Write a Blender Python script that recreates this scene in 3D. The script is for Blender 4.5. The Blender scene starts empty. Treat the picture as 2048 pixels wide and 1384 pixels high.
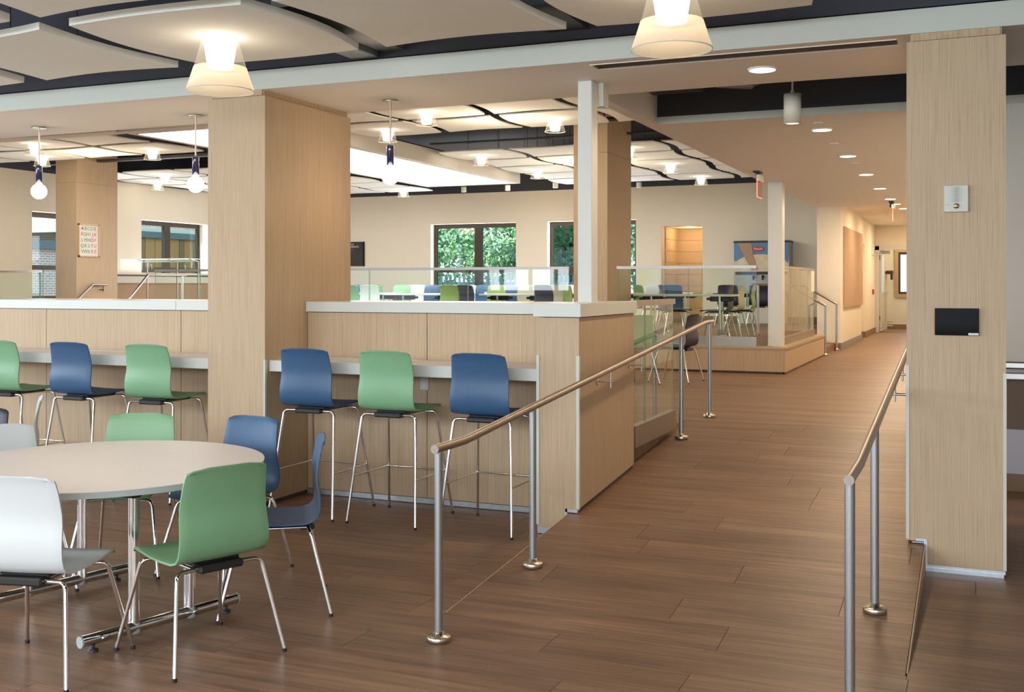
import bpy, bmesh, math, random
from mathutils import Vector, Matrix
random.seed(7)
sc = bpy.context.scene
# ------------------------------------------------------------------ camera
F = 2170.0; TH = math.atan(926 / F); EYE = 1.62
cd = bpy.data.cameras.new('camera'); cam = bpy.data.objects.new('camera', cd)
sc.collection.objects.link(cam); sc.camera = cam
cd.sensor_width = 36; cd.lens = 36 * F / 2048; cd.shift_y = -(692 - 569) / 2048
cd.clip_end = 300; cd.clip_start = .05
cam.location = (0, 0, EYE); cam.rotation_euler = (math.pi / 2, 0, TH)
# ------------------------------------------------------------------ view, world, sun, daylight
sc.view_settings.view_transform = 'Standard'; sc.view_settings.look = 'None'
sc.view_settings.gamma = 1; sc.view_settings.use_curve_mapping = False
sc.view_settings.exposure = 0.75
cy = sc.cycles
cy.use_denoising = True; cy.max_bounces = 8; cy.diffuse_bounces = 4; cy.glossy_bounces = 4
cy.transmission_bounces = 6; cy.transparent_max_bounces = 16; cy.caustics_reflective = False
cy.caustics_refractive = False; cy.sample_clamp_indirect = 6; cy.use_light_tree = True
w = bpy.data.worlds.new('World'); sc.world = w; w.use_nodes = True
wn = w.node_tree; wn.nodes.clear()
wo = wn.nodes.new('ShaderNodeOutputWorld'); wb = wn.nodes.new('ShaderNodeBackground')
wt = wn.nodes.new('ShaderNodeTexCoord'); wno = wn.nodes.new('ShaderNodeTexNoise')
wr = wn.nodes.new('ShaderNodeValToRGB')
wno.inputs['Scale'].default_value = 3.0; wno.inputs['Detail'].default_value = 6
wr.color_ramp.elements[0].position = .42; wr.color_ramp.elements[0].color = (.50, .70, .95, 1)
wr.color_ramp.elements[1].position = .62; wr.color_ramp.elements[1].color = (.90, .95, 1, 1)
wn.links.new(wt.outputs['Generated'], wno.inputs['Vector'])
wn.links.new(wno.outputs['Fac'], wr.inputs['Fac']); wn.links.new(wr.outputs['Color'], wb.inputs['Color'])
wb.inputs['Strength'].default_value = 1.5
wn.links.new(wb.outputs['Background'], wo.inputs['Surface'])

def light(name, kind, loc, energy, col, rot=(0, 0, 0), **k):
    l = bpy.data.lights.new(name, kind); l.energy = energy; l.color = col
    for a, v in k.items(): setattr(l, a, v)
    o = bpy.data.objects.new(name, l); o.location = loc; o.rotation_euler = rot
    sc.collection.objects.link(o); return o
light('sun', 'SUN', (0, -20, 30), 4.0, (1, .95, .85), (math.radians(42), 0, math.radians(-20)), angle=.02)
COOL = (.85, .93, 1.0); WARM = (1.0, .70, .42)
# daylight arriving through the window wall behind the camera and the window band at its left
light('daylight_rear', 'AREA', (-3.0, -4.6, 2.75), 420, COOL, (math.radians(84), 0, 0), shape='RECTANGLE', size=13, size_y=1.0)
light('daylight_left', 'AREA', (-11.2, 2.0, 2.2), 260, COOL, (0, math.radians(-96), 0), shape='RECTANGLE', size=1.6, size_y=7)

# area lights added out of view overhead to brighten the near floor and table
for lx in (-7.2, -4.3, -1.4, 1.5):
    for ly in (-1.8, 1.2): light('near_overhead_fill', 'AREA', (lx, ly, 3.0), 26 if lx < -2 else 14, (1, .88, .74), shape='DISK', size=.5)
# daylight through the dining room windows
for y_, z_, sy_, e_ in ((17.3, 2.2, 1.9, 34), (20.55, 2.5, 2.2, 34), (12.0, 2.2, 3.6, 60)):
    light('daylight_window', 'AREA', (-17.62, y_, z_), e_, COOL, (0, math.radians(-90), 0), shape='RECTANGLE', size=1.2 if y_ > 20 else 1.7, size_y=sy_)
for x_ in (-11.52, -8.41): light('daylight_window', 'AREA', (x_, 24.64, 2.22), 75, COOL, (math.radians(-90), 0, 0), shape='RECTANGLE', size=2.2, size_y=1.75)
# ------------------------------------------------------------------ materials
M = {}
def nt(name):
    m = bpy.data.materials.new(name); m.use_nodes = True
    n = m.node_tree; b = n.nodes['Principled BSDF']; M[name] = m; return m, n, b
def plain(name, col, rough=.5, metal=0, noise=0, nscale=20, bump=0, spec=None, coat=0):
    m, n, b = nt(name)
    b.inputs['Base Color'].default_value = (*col, 1); b.inputs['Roughness'].default_value = rough
    b.inputs['Metallic'].default_value = metal
    if spec is not None: b.inputs['Specular IOR Level'].default_value = spec
    b.inputs['Coat Weight'].default_value = coat
    tc = n.nodes.new('ShaderNodeTexCoord'); no = n.nodes.new('ShaderNodeTexNoise')
    no.inputs['Scale'].default_value = nscale; no.inputs['Detail'].default_value = 4
    n.links.new(tc.outputs['Object'], no.inputs['Vector'])
    if noise:
        mx = n.nodes.new('ShaderNodeMixRGB'); mx.blend_type = 'MULTIPLY'; mx.inputs[0].default_value = noise
        mx.inputs[1].default_value = (*col, 1); n.links.new(no.outputs['Fac'], mx.inputs[2])
        g = n.nodes.new('ShaderNodeHueSaturation'); g.inputs['Value'].default_value = 1 + noise * .5
        n.links.new(mx.outputs[0], g.inputs['Color']); n.links.new(g.outputs[0], b.inputs['Base Color'])
    if bump:
        bp = n.nodes.new('ShaderNodeBump'); bp.inputs['Strength'].default_value = bump; bp.inputs['Distance'].default_value = .002
        n.links.new(no.outputs['Fac'], bp.inputs['Height']); n.links.new(bp.outputs[0], b.inputs['Normal'])
    return m
def grain(name, cols, vec=(90, 90, 2.2), rough=.55, pos=(.35, .5, .68), rnd=0, coat=0, spec=.3, scale2=None, bump=.15):
    """fine streaked veneer / plank: noise stretched along one axis, world placed"""
    m, n, b = nt(name)
    geo = n.nodes.new('ShaderNodeNewGeometry'); mp = n.nodes.new('ShaderNodeMapping')
    mp.inputs['Scale'].default_value = vec
    oi = n.nodes.new('ShaderNodeObjectInfo')
    ad = n.nodes.new('ShaderNodeVectorMath'); ad.operation = 'ADD'
    if rnd:
        mu = n.nodes.new('ShaderNodeMath'); mu.operation = 'MULTIPLY'; mu.inputs[1].default_value = 37.0
        n.links.new(oi.outputs['Random'], mu.inputs[0]); n.links.new(mu.outputs[0], ad.inputs[1])
    n.links.new(geo.outputs['Position'], ad.inputs[0]); n.links.new(ad.outputs[0], mp.inputs['Vector'])
    no = n.nodes.new('ShaderNodeTexNoise'); no.inputs['Scale'].default_value = 1; no.inputs['Detail'].default_value = 5
    no.inputs['Roughness'].default_value = .65
    n.links.new(mp.outputs[0], no.inputs['Vector'])
    cr = n.nodes.new('ShaderNodeValToRGB'); cr.color_ramp.elements[0].position = pos[0]; cr.color_ramp.elements[1].position = pos[2]
    cr.color_ramp.elements[0].color = (*cols[0], 1); cr.color_ramp.elements[1].color = (*cols[2], 1)
    e = cr.color_ramp.elements.new(pos[1]); e.color = (*cols[1], 1)
    n.links.new(no.outputs['Fac'], cr.inputs['Fac']); out = cr.outputs['Color']
    if scale2:
        n2 = n.nodes.new('ShaderNodeTexNoise'); n2.inputs['Scale'].default_value = 1; n2.inputs['Detail'].default_value = 3
        m2 = n.nodes.new('ShaderNodeMapping'); m2.inputs['Scale'].default_value = scale2
        n.links.new(ad.outputs[0], m2.inputs['Vector']); n.links.new(m2.outputs[0], n2.inputs['Vector'])
        c2 = n.nodes.new('ShaderNodeValToRGB'); c2.color_ramp.elements[0].position = .3; c2.color_ramp.elements[1].position = .7
        c2.color_ramp.elements[0].color = (.72, .72, .74, 1); c2.color_ramp.elements[1].color = (1.12, 1.1, 1.06, 1)
        n.links.new(n2.outputs['Fac'], c2.inputs['Fac'])
        mx = n.nodes.new('ShaderNodeMixRGB'); mx.blend_type = 'MULTIPLY'; mx.inputs[0].default_value = 1
        n.links.new(out, mx.inputs[1]); n.links.new(c2.outputs['Color'], mx.inputs[2]); out = mx.outputs[0]
    if rnd:
        hs = n.nodes.new('ShaderNodeHueSaturation'); mr = n.nodes.new('ShaderNodeMapRange')
        mr.inputs['To Min'].default_value = 1 - rnd; mr.inputs['To Max'].default_value = 1 + rnd
        n.links.new(oi.outputs['Random'], mr.inputs['Value']); n.links.new(mr.outputs[0], hs.inputs['Value'])
        n.links.new(out, hs.inputs['Color']); out = hs.outputs[0]
    n.links.new(out, b.inputs['Base Color'])
    b.inputs['Roughness'].default_value = rough; b.inputs['Specular IOR Level'].default_value = spec
    b.inputs['Coat Weight'].default_value = coat; b.inputs['Coat Roughness'].default_value = .35
    if bump:
        bp = n.nodes.new('ShaderNodeBump'); bp.inputs['Strength'].default_value = bump; bp.inputs['Distance'].default_value = .001
        n.links.new(no.outputs['Fac'], bp.inputs['Height']); n.links.new(bp.outputs[0], b.inputs['Normal'])
    return m
def emit(name, col, s):
    m, n, b = nt(name); b.inputs['Base Color'].default_value = (*col, 1)
    b.inputs['Emission Color'].default_value = (*col, 1); b.inputs['Emission Strength'].default_value = s
    return m
def glass(name, tint, ior=1.45, dens=0.0, gloss=(1, 1, 1)):
    m = bpy.data.materials.new(name); m.use_nodes = True; n = m.node_tree; n.nodes.clear(); M[name] = m
    o = n.nodes.new('ShaderNodeOutputMaterial'); t = n.nodes.new('ShaderNodeBsdfTransparent'); t.inputs[0].default_value = (*tint, 1)
    g = n.nodes.new('ShaderNodeBsdfGlossy'); g.inputs['Color'].default_value = (*gloss, 1); g.inputs['Roughness'].default_value = .02
    fr = n.nodes.new('ShaderNodeFresnel'); fr.inputs['IOR'].default_value = ior
    mx = n.nodes.new('ShaderNodeMixShader')
    ge = n.nodes.new('ShaderNodeNewGeometry'); iv = n.nodes.new('ShaderNodeMath'); iv.operation = 'SUBTRACT'; iv.inputs[0].default_value = 1
    ml = n.nodes.new('ShaderNodeMath'); ml.operation = 'MULTIPLY'
    n.links.new(ge.outputs['Backfacing'], iv.inputs[1]); n.links.new(iv.outputs[0], ml.inputs[0]); n.links.new(fr.outputs[0], ml.inputs[1])
    n.links.new(ml.outputs[0], mx.inputs[0]); n.links.new(t.outputs[0], mx.inputs[1]); n.links.new(g.outputs[0], mx.inputs[2])
    out = mx.outputs[0]
    if dens:
        d = n.nodes.new('ShaderNodeBsdfDiffuse'); d.inputs[0].default_value = (.9, .88, .84, 1)
        tl = n.nodes.new('ShaderNodeBsdfTranslucent'); tl.inputs[0].default_value = (.95, .9, .8, 1)
        a = n.nodes.new('ShaderNodeMixShader'); a.inputs[0].default_value = .5
        n.links.new(d.outputs[0], a.inputs[1]); n.links.new(tl.outputs[0], a.inputs[2])
        q = n.nodes.new('ShaderNodeMixShader'); q.inputs[0].default_value = dens
        n.links.new(out, q.inputs[1]); n.links.new(a.outputs[0], q.inputs[2]); out = q.outputs[0]
    n.links.new(out, o.inputs['Surface']); return m

grain('laminate', ((.455, .33, .208), (.55, .412, .272), (.61, .465, .316)), (230, 230, 2.2), .5, spec=.25)
grain('laminate_edge', ((.42, .30, .18), (.50, .37, .23), (.56, .42, .27)), (60, 60, 8), .5)
grain('plank', ((.150, .081, .050), (.248, .145, .090), (.335, .207, .131)), (1.7, 34, 8), .42, pos=(.25, .5, .78), rnd=.09, scale2=(1.0, 6, 3), spec=.30, bump=.12)
grain('plank_far', ((.150, .081, .050), (.248, .145, .090), (.335, .207, .131)), (1.2, 26, 8), .42, pos=(.25, .5, .78), scale2=(.6, 4, 3), spec=.28, bump=.08)
plain('plank_gap', (.03, .018, .012), .8)
plain('wall_cream', (.85, .785, .66), .75, noise=.05, nscale=3, bump=.05)
plain('wall_white', (.76, .74, .68), .75, noise=.04, nscale=3)
plain('soffit_white', (.84, .815, .775), .8, noise=.04, nscale=4)
plain('fascia_pale', (.59, .625, .575), .8, noise=.03, nscale=4)
plain('navy_paint', (.050, .055, .074), .75)
plain('plenum_black', (.012, .009, .009), .9)
plain('duct_grey', (.09, .09, .095), .55, .3, noise=.5, nscale=5)
plain('duct_dark', (.045, .042, .042), .5, .3, noise=.4, nscale=8)
plain('galvanised', (.34, .35, .35), .45, .6, noise=.3, nscale=12)
plain('cloud_white', (.90, .915, .87), .9, noise=.05, nscale=6, bump=.08)
plain('solid_white', (.67, .69, .655), .35, noise=.02, nscale=5, spec=.4)
plain('table_white', (.78, .75, .73), .42, noise=.06, nscale=7, spec=.5)
plain('table_edge', (.42, .47, .47), .4)
plain('guard_pale', (.62, .65, .57), .45)
plain('stainless', (.62, .60, .56), .28, 1, noise=.10, nscale=60)
plain('stainless_bronze', (.36, .315, .275), .36, 1, noise=.10, nscale=60)
plain('rail_steel', (.44, .42, .38), .38, 1, noise=.1, nscale=60)
plain('post_steel', (.42, .43, .43), .38, .85, noise=.15, nscale=80, bump=.1)
plain('chrome', (.78, .77, .75), .09, 1)
plain('nickel', (.60, .54, .45), .28, 1)
plain('aluminium', (.62, .66, .70), .38, .9, noise=.3, nscale=25)
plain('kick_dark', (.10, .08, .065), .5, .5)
plain('black_plastic', (.018, .017, .018), .45)
plain('green_plastic', (.20, .40, .22), .42, spec=.45, bump=.05, nscale=300)
plain('blue_plastic', (.036, .096, .20), .42, spec=.45, bump=.05, nscale=300)
plain('white_plastic', (.60, .65, .665), .42, spec=.45, bump=.05, nscale=300)
plain('navy_plastic', (.022, .022, .050), .42, spec=.45)
plain('olive_plastic', (.26, .36, .12), .42, spec=.4)
plain('sand_plastic', (.50, .46, .36), .42, spec=.4)
plain('navy_enamel', (.018, .018, .085), .15, 0, spec=.7, coat=.6)
plain('bronze_frame', (.055, .040, .028), .45, .4)
plain('light_metal', (.78, .78, .69), .5)
plain('pin_board', (.48, .33, .22), .9, noise=.1, nscale=40)
plain('brown_panel', (.16, .12, .09), .7, noise=.1, nscale=10)
plain('lavender_panel', (.50, .50, .58), .6)
plain('base_tan', (.25, .17, .10), .6)
plain('paper', (.80, .78, .76), .7)
plain('board_black', (.03, .03, .03), .7)
plain('chalk', (.75, .73, .68), .8)
plain('grille_dark', (.10, .10, .09), .6)
plain('screen_black', (.005, .004, .004), .05, spec=.12)
plain('red_ink', (.55, .02, .03), .5); plain('orange_ink', (.75, .22, .04), .5); plain('green_ink', (.12, .35, .12), .5)
plain('dark_ink', (.06, .05, .06), .5); plain('yellow_ink', (.70, .50, .10), .5); plain('pink_ink', (.65, .15, .25), .5)
plain('poster_blue', (.10, .24, .42), .5, noise=.2, nscale=4); plain('milk_cream', (.72, .62, .46), .5, noise=.35, nscale=9)
plain('milk_shade', (.42, .29, .17), .5, noise=.3, nscale=12)
plain('door_white', (.62, .62, .60), .3)
plain('pipe_cream', (.56, .52, .42), .5); plain('brass_dark', (.10, .06, .03), .4, .7)
plain('bark', (.10, .07, .05), .9); plain('grass', (.09, .16, .05), .95, noise=.5, nscale=3); plain('paving', (.40, .38, .35), .9, noise=.2)
plain('roof_metal', (.14, .17, .20), .5, .3); plain('clad_orange', (.52, .24, .09), .6, noise=.2, nscale=3); plain('clad_tan', (.66, .50, .30), .6)
plain('clad_brown', (.28, .15, .08), .6); plain('fence_blue', (.45, .58, .66), .6)
emit('lamp_glow', (1, .90, .74), 3.5); emit('lamp_glow_far', (1, .88, .70), 5.0); emit('globe_glow', (1, .93, .82), 5.0)
emit('sky_panel', (1, .985, .97), 6.5); emit('down_glow', (1, .84, .58), 4.0)
glass('guard_glass', (.925, .975, .94), 1.52); glass('pane_glass', (.86, .94, .95), 1.35); glass('shade_clear', (.95, .94, .92), 1.6, dens=.07)  # bluish pane tint puts haze over the view outside
glass('shade_frost', (.95, .93, .88), 1.3, dens=.55); glass('glass_edge', (.30, .55, .42), 1.5, dens=.3)
glass('red_glass', (.95, .62, .58), 1.5, dens=.12); emit('red_edge', (1, .18, .12), 1.2)
# brick and leaf
m, n, b = nt('brick_face'); tc = n.nodes.new('ShaderNodeTexCoord'); mp = n.nodes.new('ShaderNodeMapping'); bk = n.nodes.new('ShaderNodeTexBrick')
mp.inputs['Rotation'].default_value = (math.pi / 2, 0, math.pi / 2)
sx = n.nodes.new('ShaderNodeSeparateXYZ'); cx_ = n.nodes.new('ShaderNodeCombineXYZ')
n.links.new(tc.outputs['Object'], sx.inputs[0]); n.links.new(sx.outputs['Y'], cx_.inputs['X']); n.links.new(sx.outputs['Z'], cx_.inputs['Y'])
n.links.new(cx_.outputs[0], bk.inputs['Vector'])
bk.inputs['Scale'].default_value = 1; bk.inputs['Brick Width'].default_value = .22; bk.inputs['Row Height'].default_value = .078; bk.inputs['Mortar Size'].default_value = .011
bk.inputs['Color1'].default_value = (.62, .36, .29, 1); bk.inputs['Color2'].default_value = (.42, .31, .31, 1); bk.inputs['Mortar'].default_value = (.78, .70, .66, 1)
n.links.new(bk.outputs['Color'], b.inputs['Base Color']); b.inputs['Roughness'].default_value = .9
m, n, b = nt('leaf'); g = n.nodes.new('ShaderNodeNewGeometry'); cr = n.nodes.new('ShaderNodeValToRGB')
cr.color_ramp.elements[0].color = (.14, .33, .21, 1); cr.color_ramp.elements[1].color = (.52, .72, .36, 1)
no = n.nodes.new('ShaderNodeTexNoise'); no.inputs['Scale'].default_value = 1.2; n.links.new(g.outputs['Position'], no.inputs['Vector'])
cr.color_ramp.elements[0].position = .35; cr.color_ramp.elements[1].position = .65
n.links.new(no.outputs['Fac'], cr.inputs['Fac']); n.links.new(cr.outputs[0], b.inputs['Base Color']); b.inputs['Roughness'].default_value = .6

# ------------------------------------------------------------------ builders
LINK = sc.collection.objects.link
class MB:
    def __init__(s): s.v = []; s.f = []; s.sm = []
    def add(s, vs, fs, smooth=False):
        k = len(s.v); s.v += [tuple(p) for p in vs]; s.f += [tuple(i + k for i in f) for f in fs]; s.sm += [smooth] * len(fs); return s
    def box(s, x0, x1, y0, y1, z0, z1):
        return s.hexa([(x0, y0, z0), (x1, y0, z0), (x1, y1, z0), (x0, y1, z0), (x0, y0, z1), (x1, y0, z1), (x1, y1, z1), (x0, y1, z1)])
    def hexa(s, p):
        return s.add(p, [(0, 3, 2, 1), (4, 5, 6, 7), (0, 1, 5, 4), (1, 2, 6, 5), (2, 3, 7, 6), (3, 0, 4, 7)])
    def bbox(s, x0, x1, y0, y1, z0, z1, b=.004):
        """box with a small chamfer on the four vertical and the top/bottom edges"""
        bm = bmesh.new(); bmesh.ops.create_cube(bm, size=1)
        for v in bm.verts: v.co = Vector(((x0 + x1) / 2 + v.co.x * (x1 - x0), (y0 + y1) / 2 + v.co.y * (y1 - y0), (z0 + z1) / 2 + v.co.z * (z1 - z0)))
        bmesh.ops.bevel(bm, geom=bm.edges[:], offset=b, segments=1, affect='EDGES')
        bm.verts.index_update(); s.add([v.co for v in bm.verts], [[v.index for v in f.verts] for f in bm.faces]); bm.free(); return s
    def prism(s, poly, z0, z1, ax='z'):
        n = len(poly)
        def P(a, b, c): return (a, b, c) if ax == 'z' else ((c, a, b) if ax == 'x' else (a, c, b))
        vs = [P(a, b, z0) for a, b in poly] + [P(a, b, z1) for a, b in poly]
        return s.add(vs, [tuple(range(n))[::-1], tuple(range(n, 2 * n))] + [(i, (i + 1) % n, n + (i + 1) % n, n + i) for i in range(n)])
    def lathe(s, prof, c=(0, 0, 0), n=24, cap=True):
        vs = []; fs = []
        for r, z in prof:
            for i in range(n):
                a = 2 * math.pi * i / n; vs.append((c[0] + r * math.cos(a), c[1] + r * math.sin(a), c[2] + z))
        for j in range(len(prof) - 1):
            for i in range(n): fs.append((j * n + i, j * n + (i + 1) % n, (j + 1) * n + (i + 1) % n, (j + 1) * n + i))
        s.add(vs, fs, True)
        if cap:
            k = len(prof) - 1
            if prof[0][0] > 0: s.add([vs[i] for i in range(n)], [tuple(range(n))[::-1]])
            if prof[k][0] > 0: s.add([vs[k * n + i] for i in range(n)], [tuple(range(n))])
        return s
    def tube(s, pts, r, n=10, closed=False):
        P = [Vector(p) for p in pts]; vs = []; up = None
        for i, p in enumerate(P):
            a = (P[i] - P[i - 1]).normalized() if i else (P[1] - P[0]).normalized()
            b = (P[i + 1] - P[i]).normalized() if i < len(P) - 1 else a
            t = (a + b).normalized(); k = 1 / max(.5, t.dot(b))
            if up is None:
                up = Vector((0, 0, 1)) if abs(t.z) < .9 else Vector((1, 0, 0))
            x = t.cross(up).normalized(); y = x.cross(t).normalized(); up = y
            for j in range(n):
                q = 2 * math.pi * j / n; vs.append(p + (x * math.cos(q) + y * math.sin(q)) * r * (k if 0 < i < len(P) - 1 else 1))
        m = len(P); fs = [(i * n + j, (i + 1) * n + j, (i + 1) * n + (j + 1) % n, i * n + (j + 1) % n) for i in range(m - 1) for j in range(n)]
        s.add(vs, fs, True); s.add(vs[:n], [tuple(range(n))]); s.add(vs[-n:], [tuple(range(n))[::-1]]); return s
    def build(s, name, mat, parent=None, kind=None):
        me = bpy.data.meshes.new(name)
        o = Vector(parent.matrix_basis.translation) if parent else Vector((0, 0, 0))
        if parent and parent.parent: o = o + Vector(parent.parent.matrix_basis.translation)
        me.from_pydata([Vector(p) - o for p in s.v], [], s.f)
        me.polygons.foreach_set('use_smooth', s.sm); me.materials.append(M[mat])
        bm = bmesh.new(); bm.from_mesh(me); bmesh.ops.recalc_face_normals(bm, faces=bm.faces); bm.to_mesh(me); bm.free()
        ob = bpy.data.objects.new(name, me); LINK(ob)
        if parent: ob.parent = parent
        if kind: ob['kind'] = kind
        return ob
def bend(pts, rad=.03, n=5):
    """round the corners of a polyline"""
    P = [Vector(p) for p in pts]; out = [P[0]]
    for i in range(1, len(P) - 1):
        a = (P[i - 1] - P[i]); b = (P[i + 1] - P[i]); r = min(rad, a.length * .45, b.length * .45)
        p0 = P[i] + a.normalized() * r; p1 = P[i] + b.normalized() * r
        for k in range(n + 1):
            t = k / n; out.append(p0 * (1 - t) ** 2 + P[i] * 2 * t * (1 - t) + p1 * t * t)
    return out + [P[-1]]
def thing(name, label, cat, loc=(0, 0, 0), rz=0, group=None):
    o = bpy.data.objects.new(name, None); LINK(o); o.empty_display_size = .1
    o.location = loc; o.rotation_euler = (0, 0, rz); o['label'] = label; o['category'] = cat
    if group: o['group'] = group
    return o
def tag(o, label, cat, group=None):
    o['label'] = label; o['category'] = cat
    if group: o['group'] = group
    return o
def struct(name, mb, mat, parent=None):
    return mb.build(name, mat, parent, None if parent else 'structure')
def sbox(name, mat, *b, parent=None): return struct(name, MB().box(*b), mat, parent)
def pbox(name, mat, parent, *b, bev=0):
    return (MB().bbox(*b, b=bev) if bev else MB().box(*b)).build(name, mat, parent)
def kids(o, cache={}):
    return [c for c in o.children]
def copy_tree(o, parent=None):
    c = o.copy(); LINK(c); c.parent = parent
    for ch in kids(o): copy_tree(ch, c)
    return c
def dup(root, loc, rz, label, group=None):
    r = copy_tree(root); r.location = loc; r.rotation_euler = (0, 0, rz); r['label'] = label
    if group: r['group'] = group
    elif 'group' in r: del r['group']
    return r
def text(s, size, mat, name, parent, M4):
    cu = bpy.data.curves.new(name, 'FONT'); cu.body = s; cu.size = size; cu.align_x = 'CENTER'; cu.align_y = 'CENTER'; cu.extrude = .0015
    t = bpy.data.objects.new('tmp', cu); me = bpy.data.meshes.new_from_object(t); bpy.data.objects.remove(t)
    me.materials.clear(); me.materials.append(M[mat]); me.transform(M4)
    o = Vector(parent.matrix_basis.translation)
    if parent.parent: o = o + Vector(parent.parent.matrix_basis.translation)
    me.transform(Matrix.Translation(-o))
    ob = bpy.data.objects.new(name, me); LINK(ob); ob.parent = parent; return ob
FRONT = Matrix.Rotation(math.pi / 2, 4, 'X')            # lettering that faces -Y
SIDE = Matrix.Rotation(math.pi / 2, 4, 'Z') @ FRONT     # lettering that faces +X
# ================================================================== SETTING
ZP = .765; ZL = .40                       # dining platform and upper floor levels
def ramp(y): return max(0.0, min(ZL, (y - 4.77) / 12.0))
PW, PL = .285, 1.52
fl = sbox('floor', 'plank_gap', -18, 5.2, -5, 9.5, -.2, -.009)
pbox('floor_border', 'plank_far', fl, -18, 5.2, -5, 2.45, -.009, 0)
pbox('floor_border', 'plank_far', fl, -18, -8.6, 2.45, 7.1, -.009, 0)
def plank_row(y, x0, x1, hz, parent, shift):
    x = x0 - shift
    while x < x1:
        a = max(x0, x) + .0012; b = min(x1, x + PL) - .0012
        if b - a > .03:
            c, d = y + .0012, y + PW - .0012; g = .009
            MB().hexa([(a, c, hz(c) - g), (b, c, hz(c) - g), (b, d, hz(d) - g), (a, d, hz(d) - g),
                       (a, c, hz(c)), (b, c, hz(c)), (b, d, hz(d)), (a, d, hz(d))]).build('plank', 'plank', parent)
        x += PL
y = 2.45
while y < 9.45:
    sh = random.uniform(0, PL)
    if y + PW < 4.77: segs = [(-8.6, 2.2)]
    elif y < 7.1: segs = [(-8.6, -2.4), (-.26, 2.2)]
    else: segs = [(-.26, 2.2)]
    for a, b in segs: plank_row(y, a, b, lambda t: 0, fl, sh)
    y += PW
rp = struct('floor_ramp', MB().prism([(4.77, -.19), (9.6, -.19), (9.6, ZL - .01), (9.57, ZL - .01), (4.77, -.01)], -2.4, -.26, 'x'), 'plank_gap')
yl = 2.45 + PW * int((4.77 - 2.45) / PW)
MB().box(-2.399, -1.1, yl, 4.768, -.009, 0).build('plank', 'plank', fl); MB().box(-1.098, -.261, yl, 4.768, -.009, 0).build('plank', 'plank', fl)
y = 4.77
while y < 9.5:
    plank_row(y, -2.395, -.265, ramp, rp, random.uniform(0, PL)); y += PW
for x in (-2.4, -.26):
    MB().prism([(4.80, 0), (9.6, 0), (9.6, ZL + .002), (4.80, .004)], x - .003, x + .003, 'x').build('edge_trim', 'laminate_edge', rp)
fu = sbox('floor_upper', 'plank_far', -2.4, -.2, 9.6, 31.6, -.2, ZL)
pbox('floor_section', 'plank_far', fu, -17.5, -2.40, 7.79, 14.98, -.2, ZL)
pbox('floor_section', 'plank_far', fu, -2.72, -2.4, 19.1, 31.6, -.2, ZL)
MB().prism([(7.80, .2), (9.6, .2), (9.6, ZL), (7.80, ZL)], -2.41, -2.39, 'x').build('curb', 'plank_far', fu)
# raised dining platform
pf = sbox('floor_platform', 'plank_far', -17.46, -2.38, 15.02, 19.1, ZL - .3, ZP - .004)
pbox('floor_section', 'plank_far', pf, -17.46, -3.0, 19.1, 24.5, ZL - .3, ZP - .004)
for i, (a, b) in enumerate([(-17.4, -15.45), (-13.5, -11.6), (-11.595, -9.6), (-9.595, -7.6), (-7.595, -5.6), (-5.595, -3.83), (-3.825, -2.388)]):
    MB().box(a, b - .004, 14.98, 15.02, ZL + .03, ZP - .03).build('riser_panel', 'laminate', pf)
for a, b in ((14.98, 17.3), (17.305, 19.1)): pbox('riser_panel', 'laminate', pf, -2.39, -2.363, a, b - .004, ZL + .03, ZP - .03)
pbox('kick_strip', 'kick_dark', pf, -17.4, -2.385, 15.0, 15.02, ZL, ZL + .03); pbox('kick_strip', 'kick_dark', pf, -2.40, -2.385, 15.0, 19.1, ZL, ZL + .03)
MB().prism([(-17.46, 14.97), (-2.35, 14.97), (-2.35, 19.1), (-2.60, 19.1), (-2.60, 15.22), (-17.46, 15.22)], ZP - .03, ZP).build('nosing', 'laminate_edge', pf)
for k in (1, 2): pbox('step', 'plank_far', pf, -3.0, -3.0 + .3 * (3 - k), 19.1, 21.0, ZL + .122 * (k - 1), ZL + .122 * k)
for k in (1, 2): pbox('step', 'plank_far', pf, -15.38, -13.5, 14.98 - .3 * (3 - k), 14.98, ZL + .122 * (k - 1), ZL + .122 * k)

# ------------------------------------------------ outer walls with window openings
def wall_openings(name, axis, pos, th, a0, a1, z0, z1, ops, mat, topz=None):
    """wall in plane axis=pos..pos+th made of pieces round rectangular openings [(a,b,za,zb)]"""
    mb = MB()
    def B(a, b, c, d):
        if b - a < 1e-4 or d - c < 1e-4: return
        (mb.box(a, b, min(pos, pos + th), max(pos, pos + th), c, d) if axis == 'y' else mb.box(min(pos, pos + th), max(pos, pos + th), a, b, c, d))
    x = a0
    for a, b, c, d in sorted(ops):
        B(x, a, z0, z1); B(a, b, z0, c); B(a, b, d, z1); x = b
    B(x, a1, z0, z1)
    return struct(name, mb, mat)
FW = [(-12.69, -10.35, 1.3, 3.14), (-9.52, -7.30, 1.3, 3.14)]
wf = wall_openings('wall_back', 'y', 24.5, .3, -17.8, -2.35, .3, 3.9, FW + [(-6.69, -5.72, ZP, 2.97)], 'wall_cream')
pbox('upper_band', 'navy_paint', wf, -17.8, -2.35, 24.5, 24.8, 3.9, 4.7)
LW = [(12.6, 13.6, 1.3, 3.1), (16.297, 18.3, 1.3, 3.1), (19.416, 21.73, 1.3, 3.1)]
wl = wall_openings('wall_left', 'x', -17.46, -.34, 7.0, 24.5, .2, 3.9, LW, 'wall_cream')
pbox('upper_band', 'navy_paint', wl, -17.8, -17.46, 7.0, 24.5, 3.9, 4.7)
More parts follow.
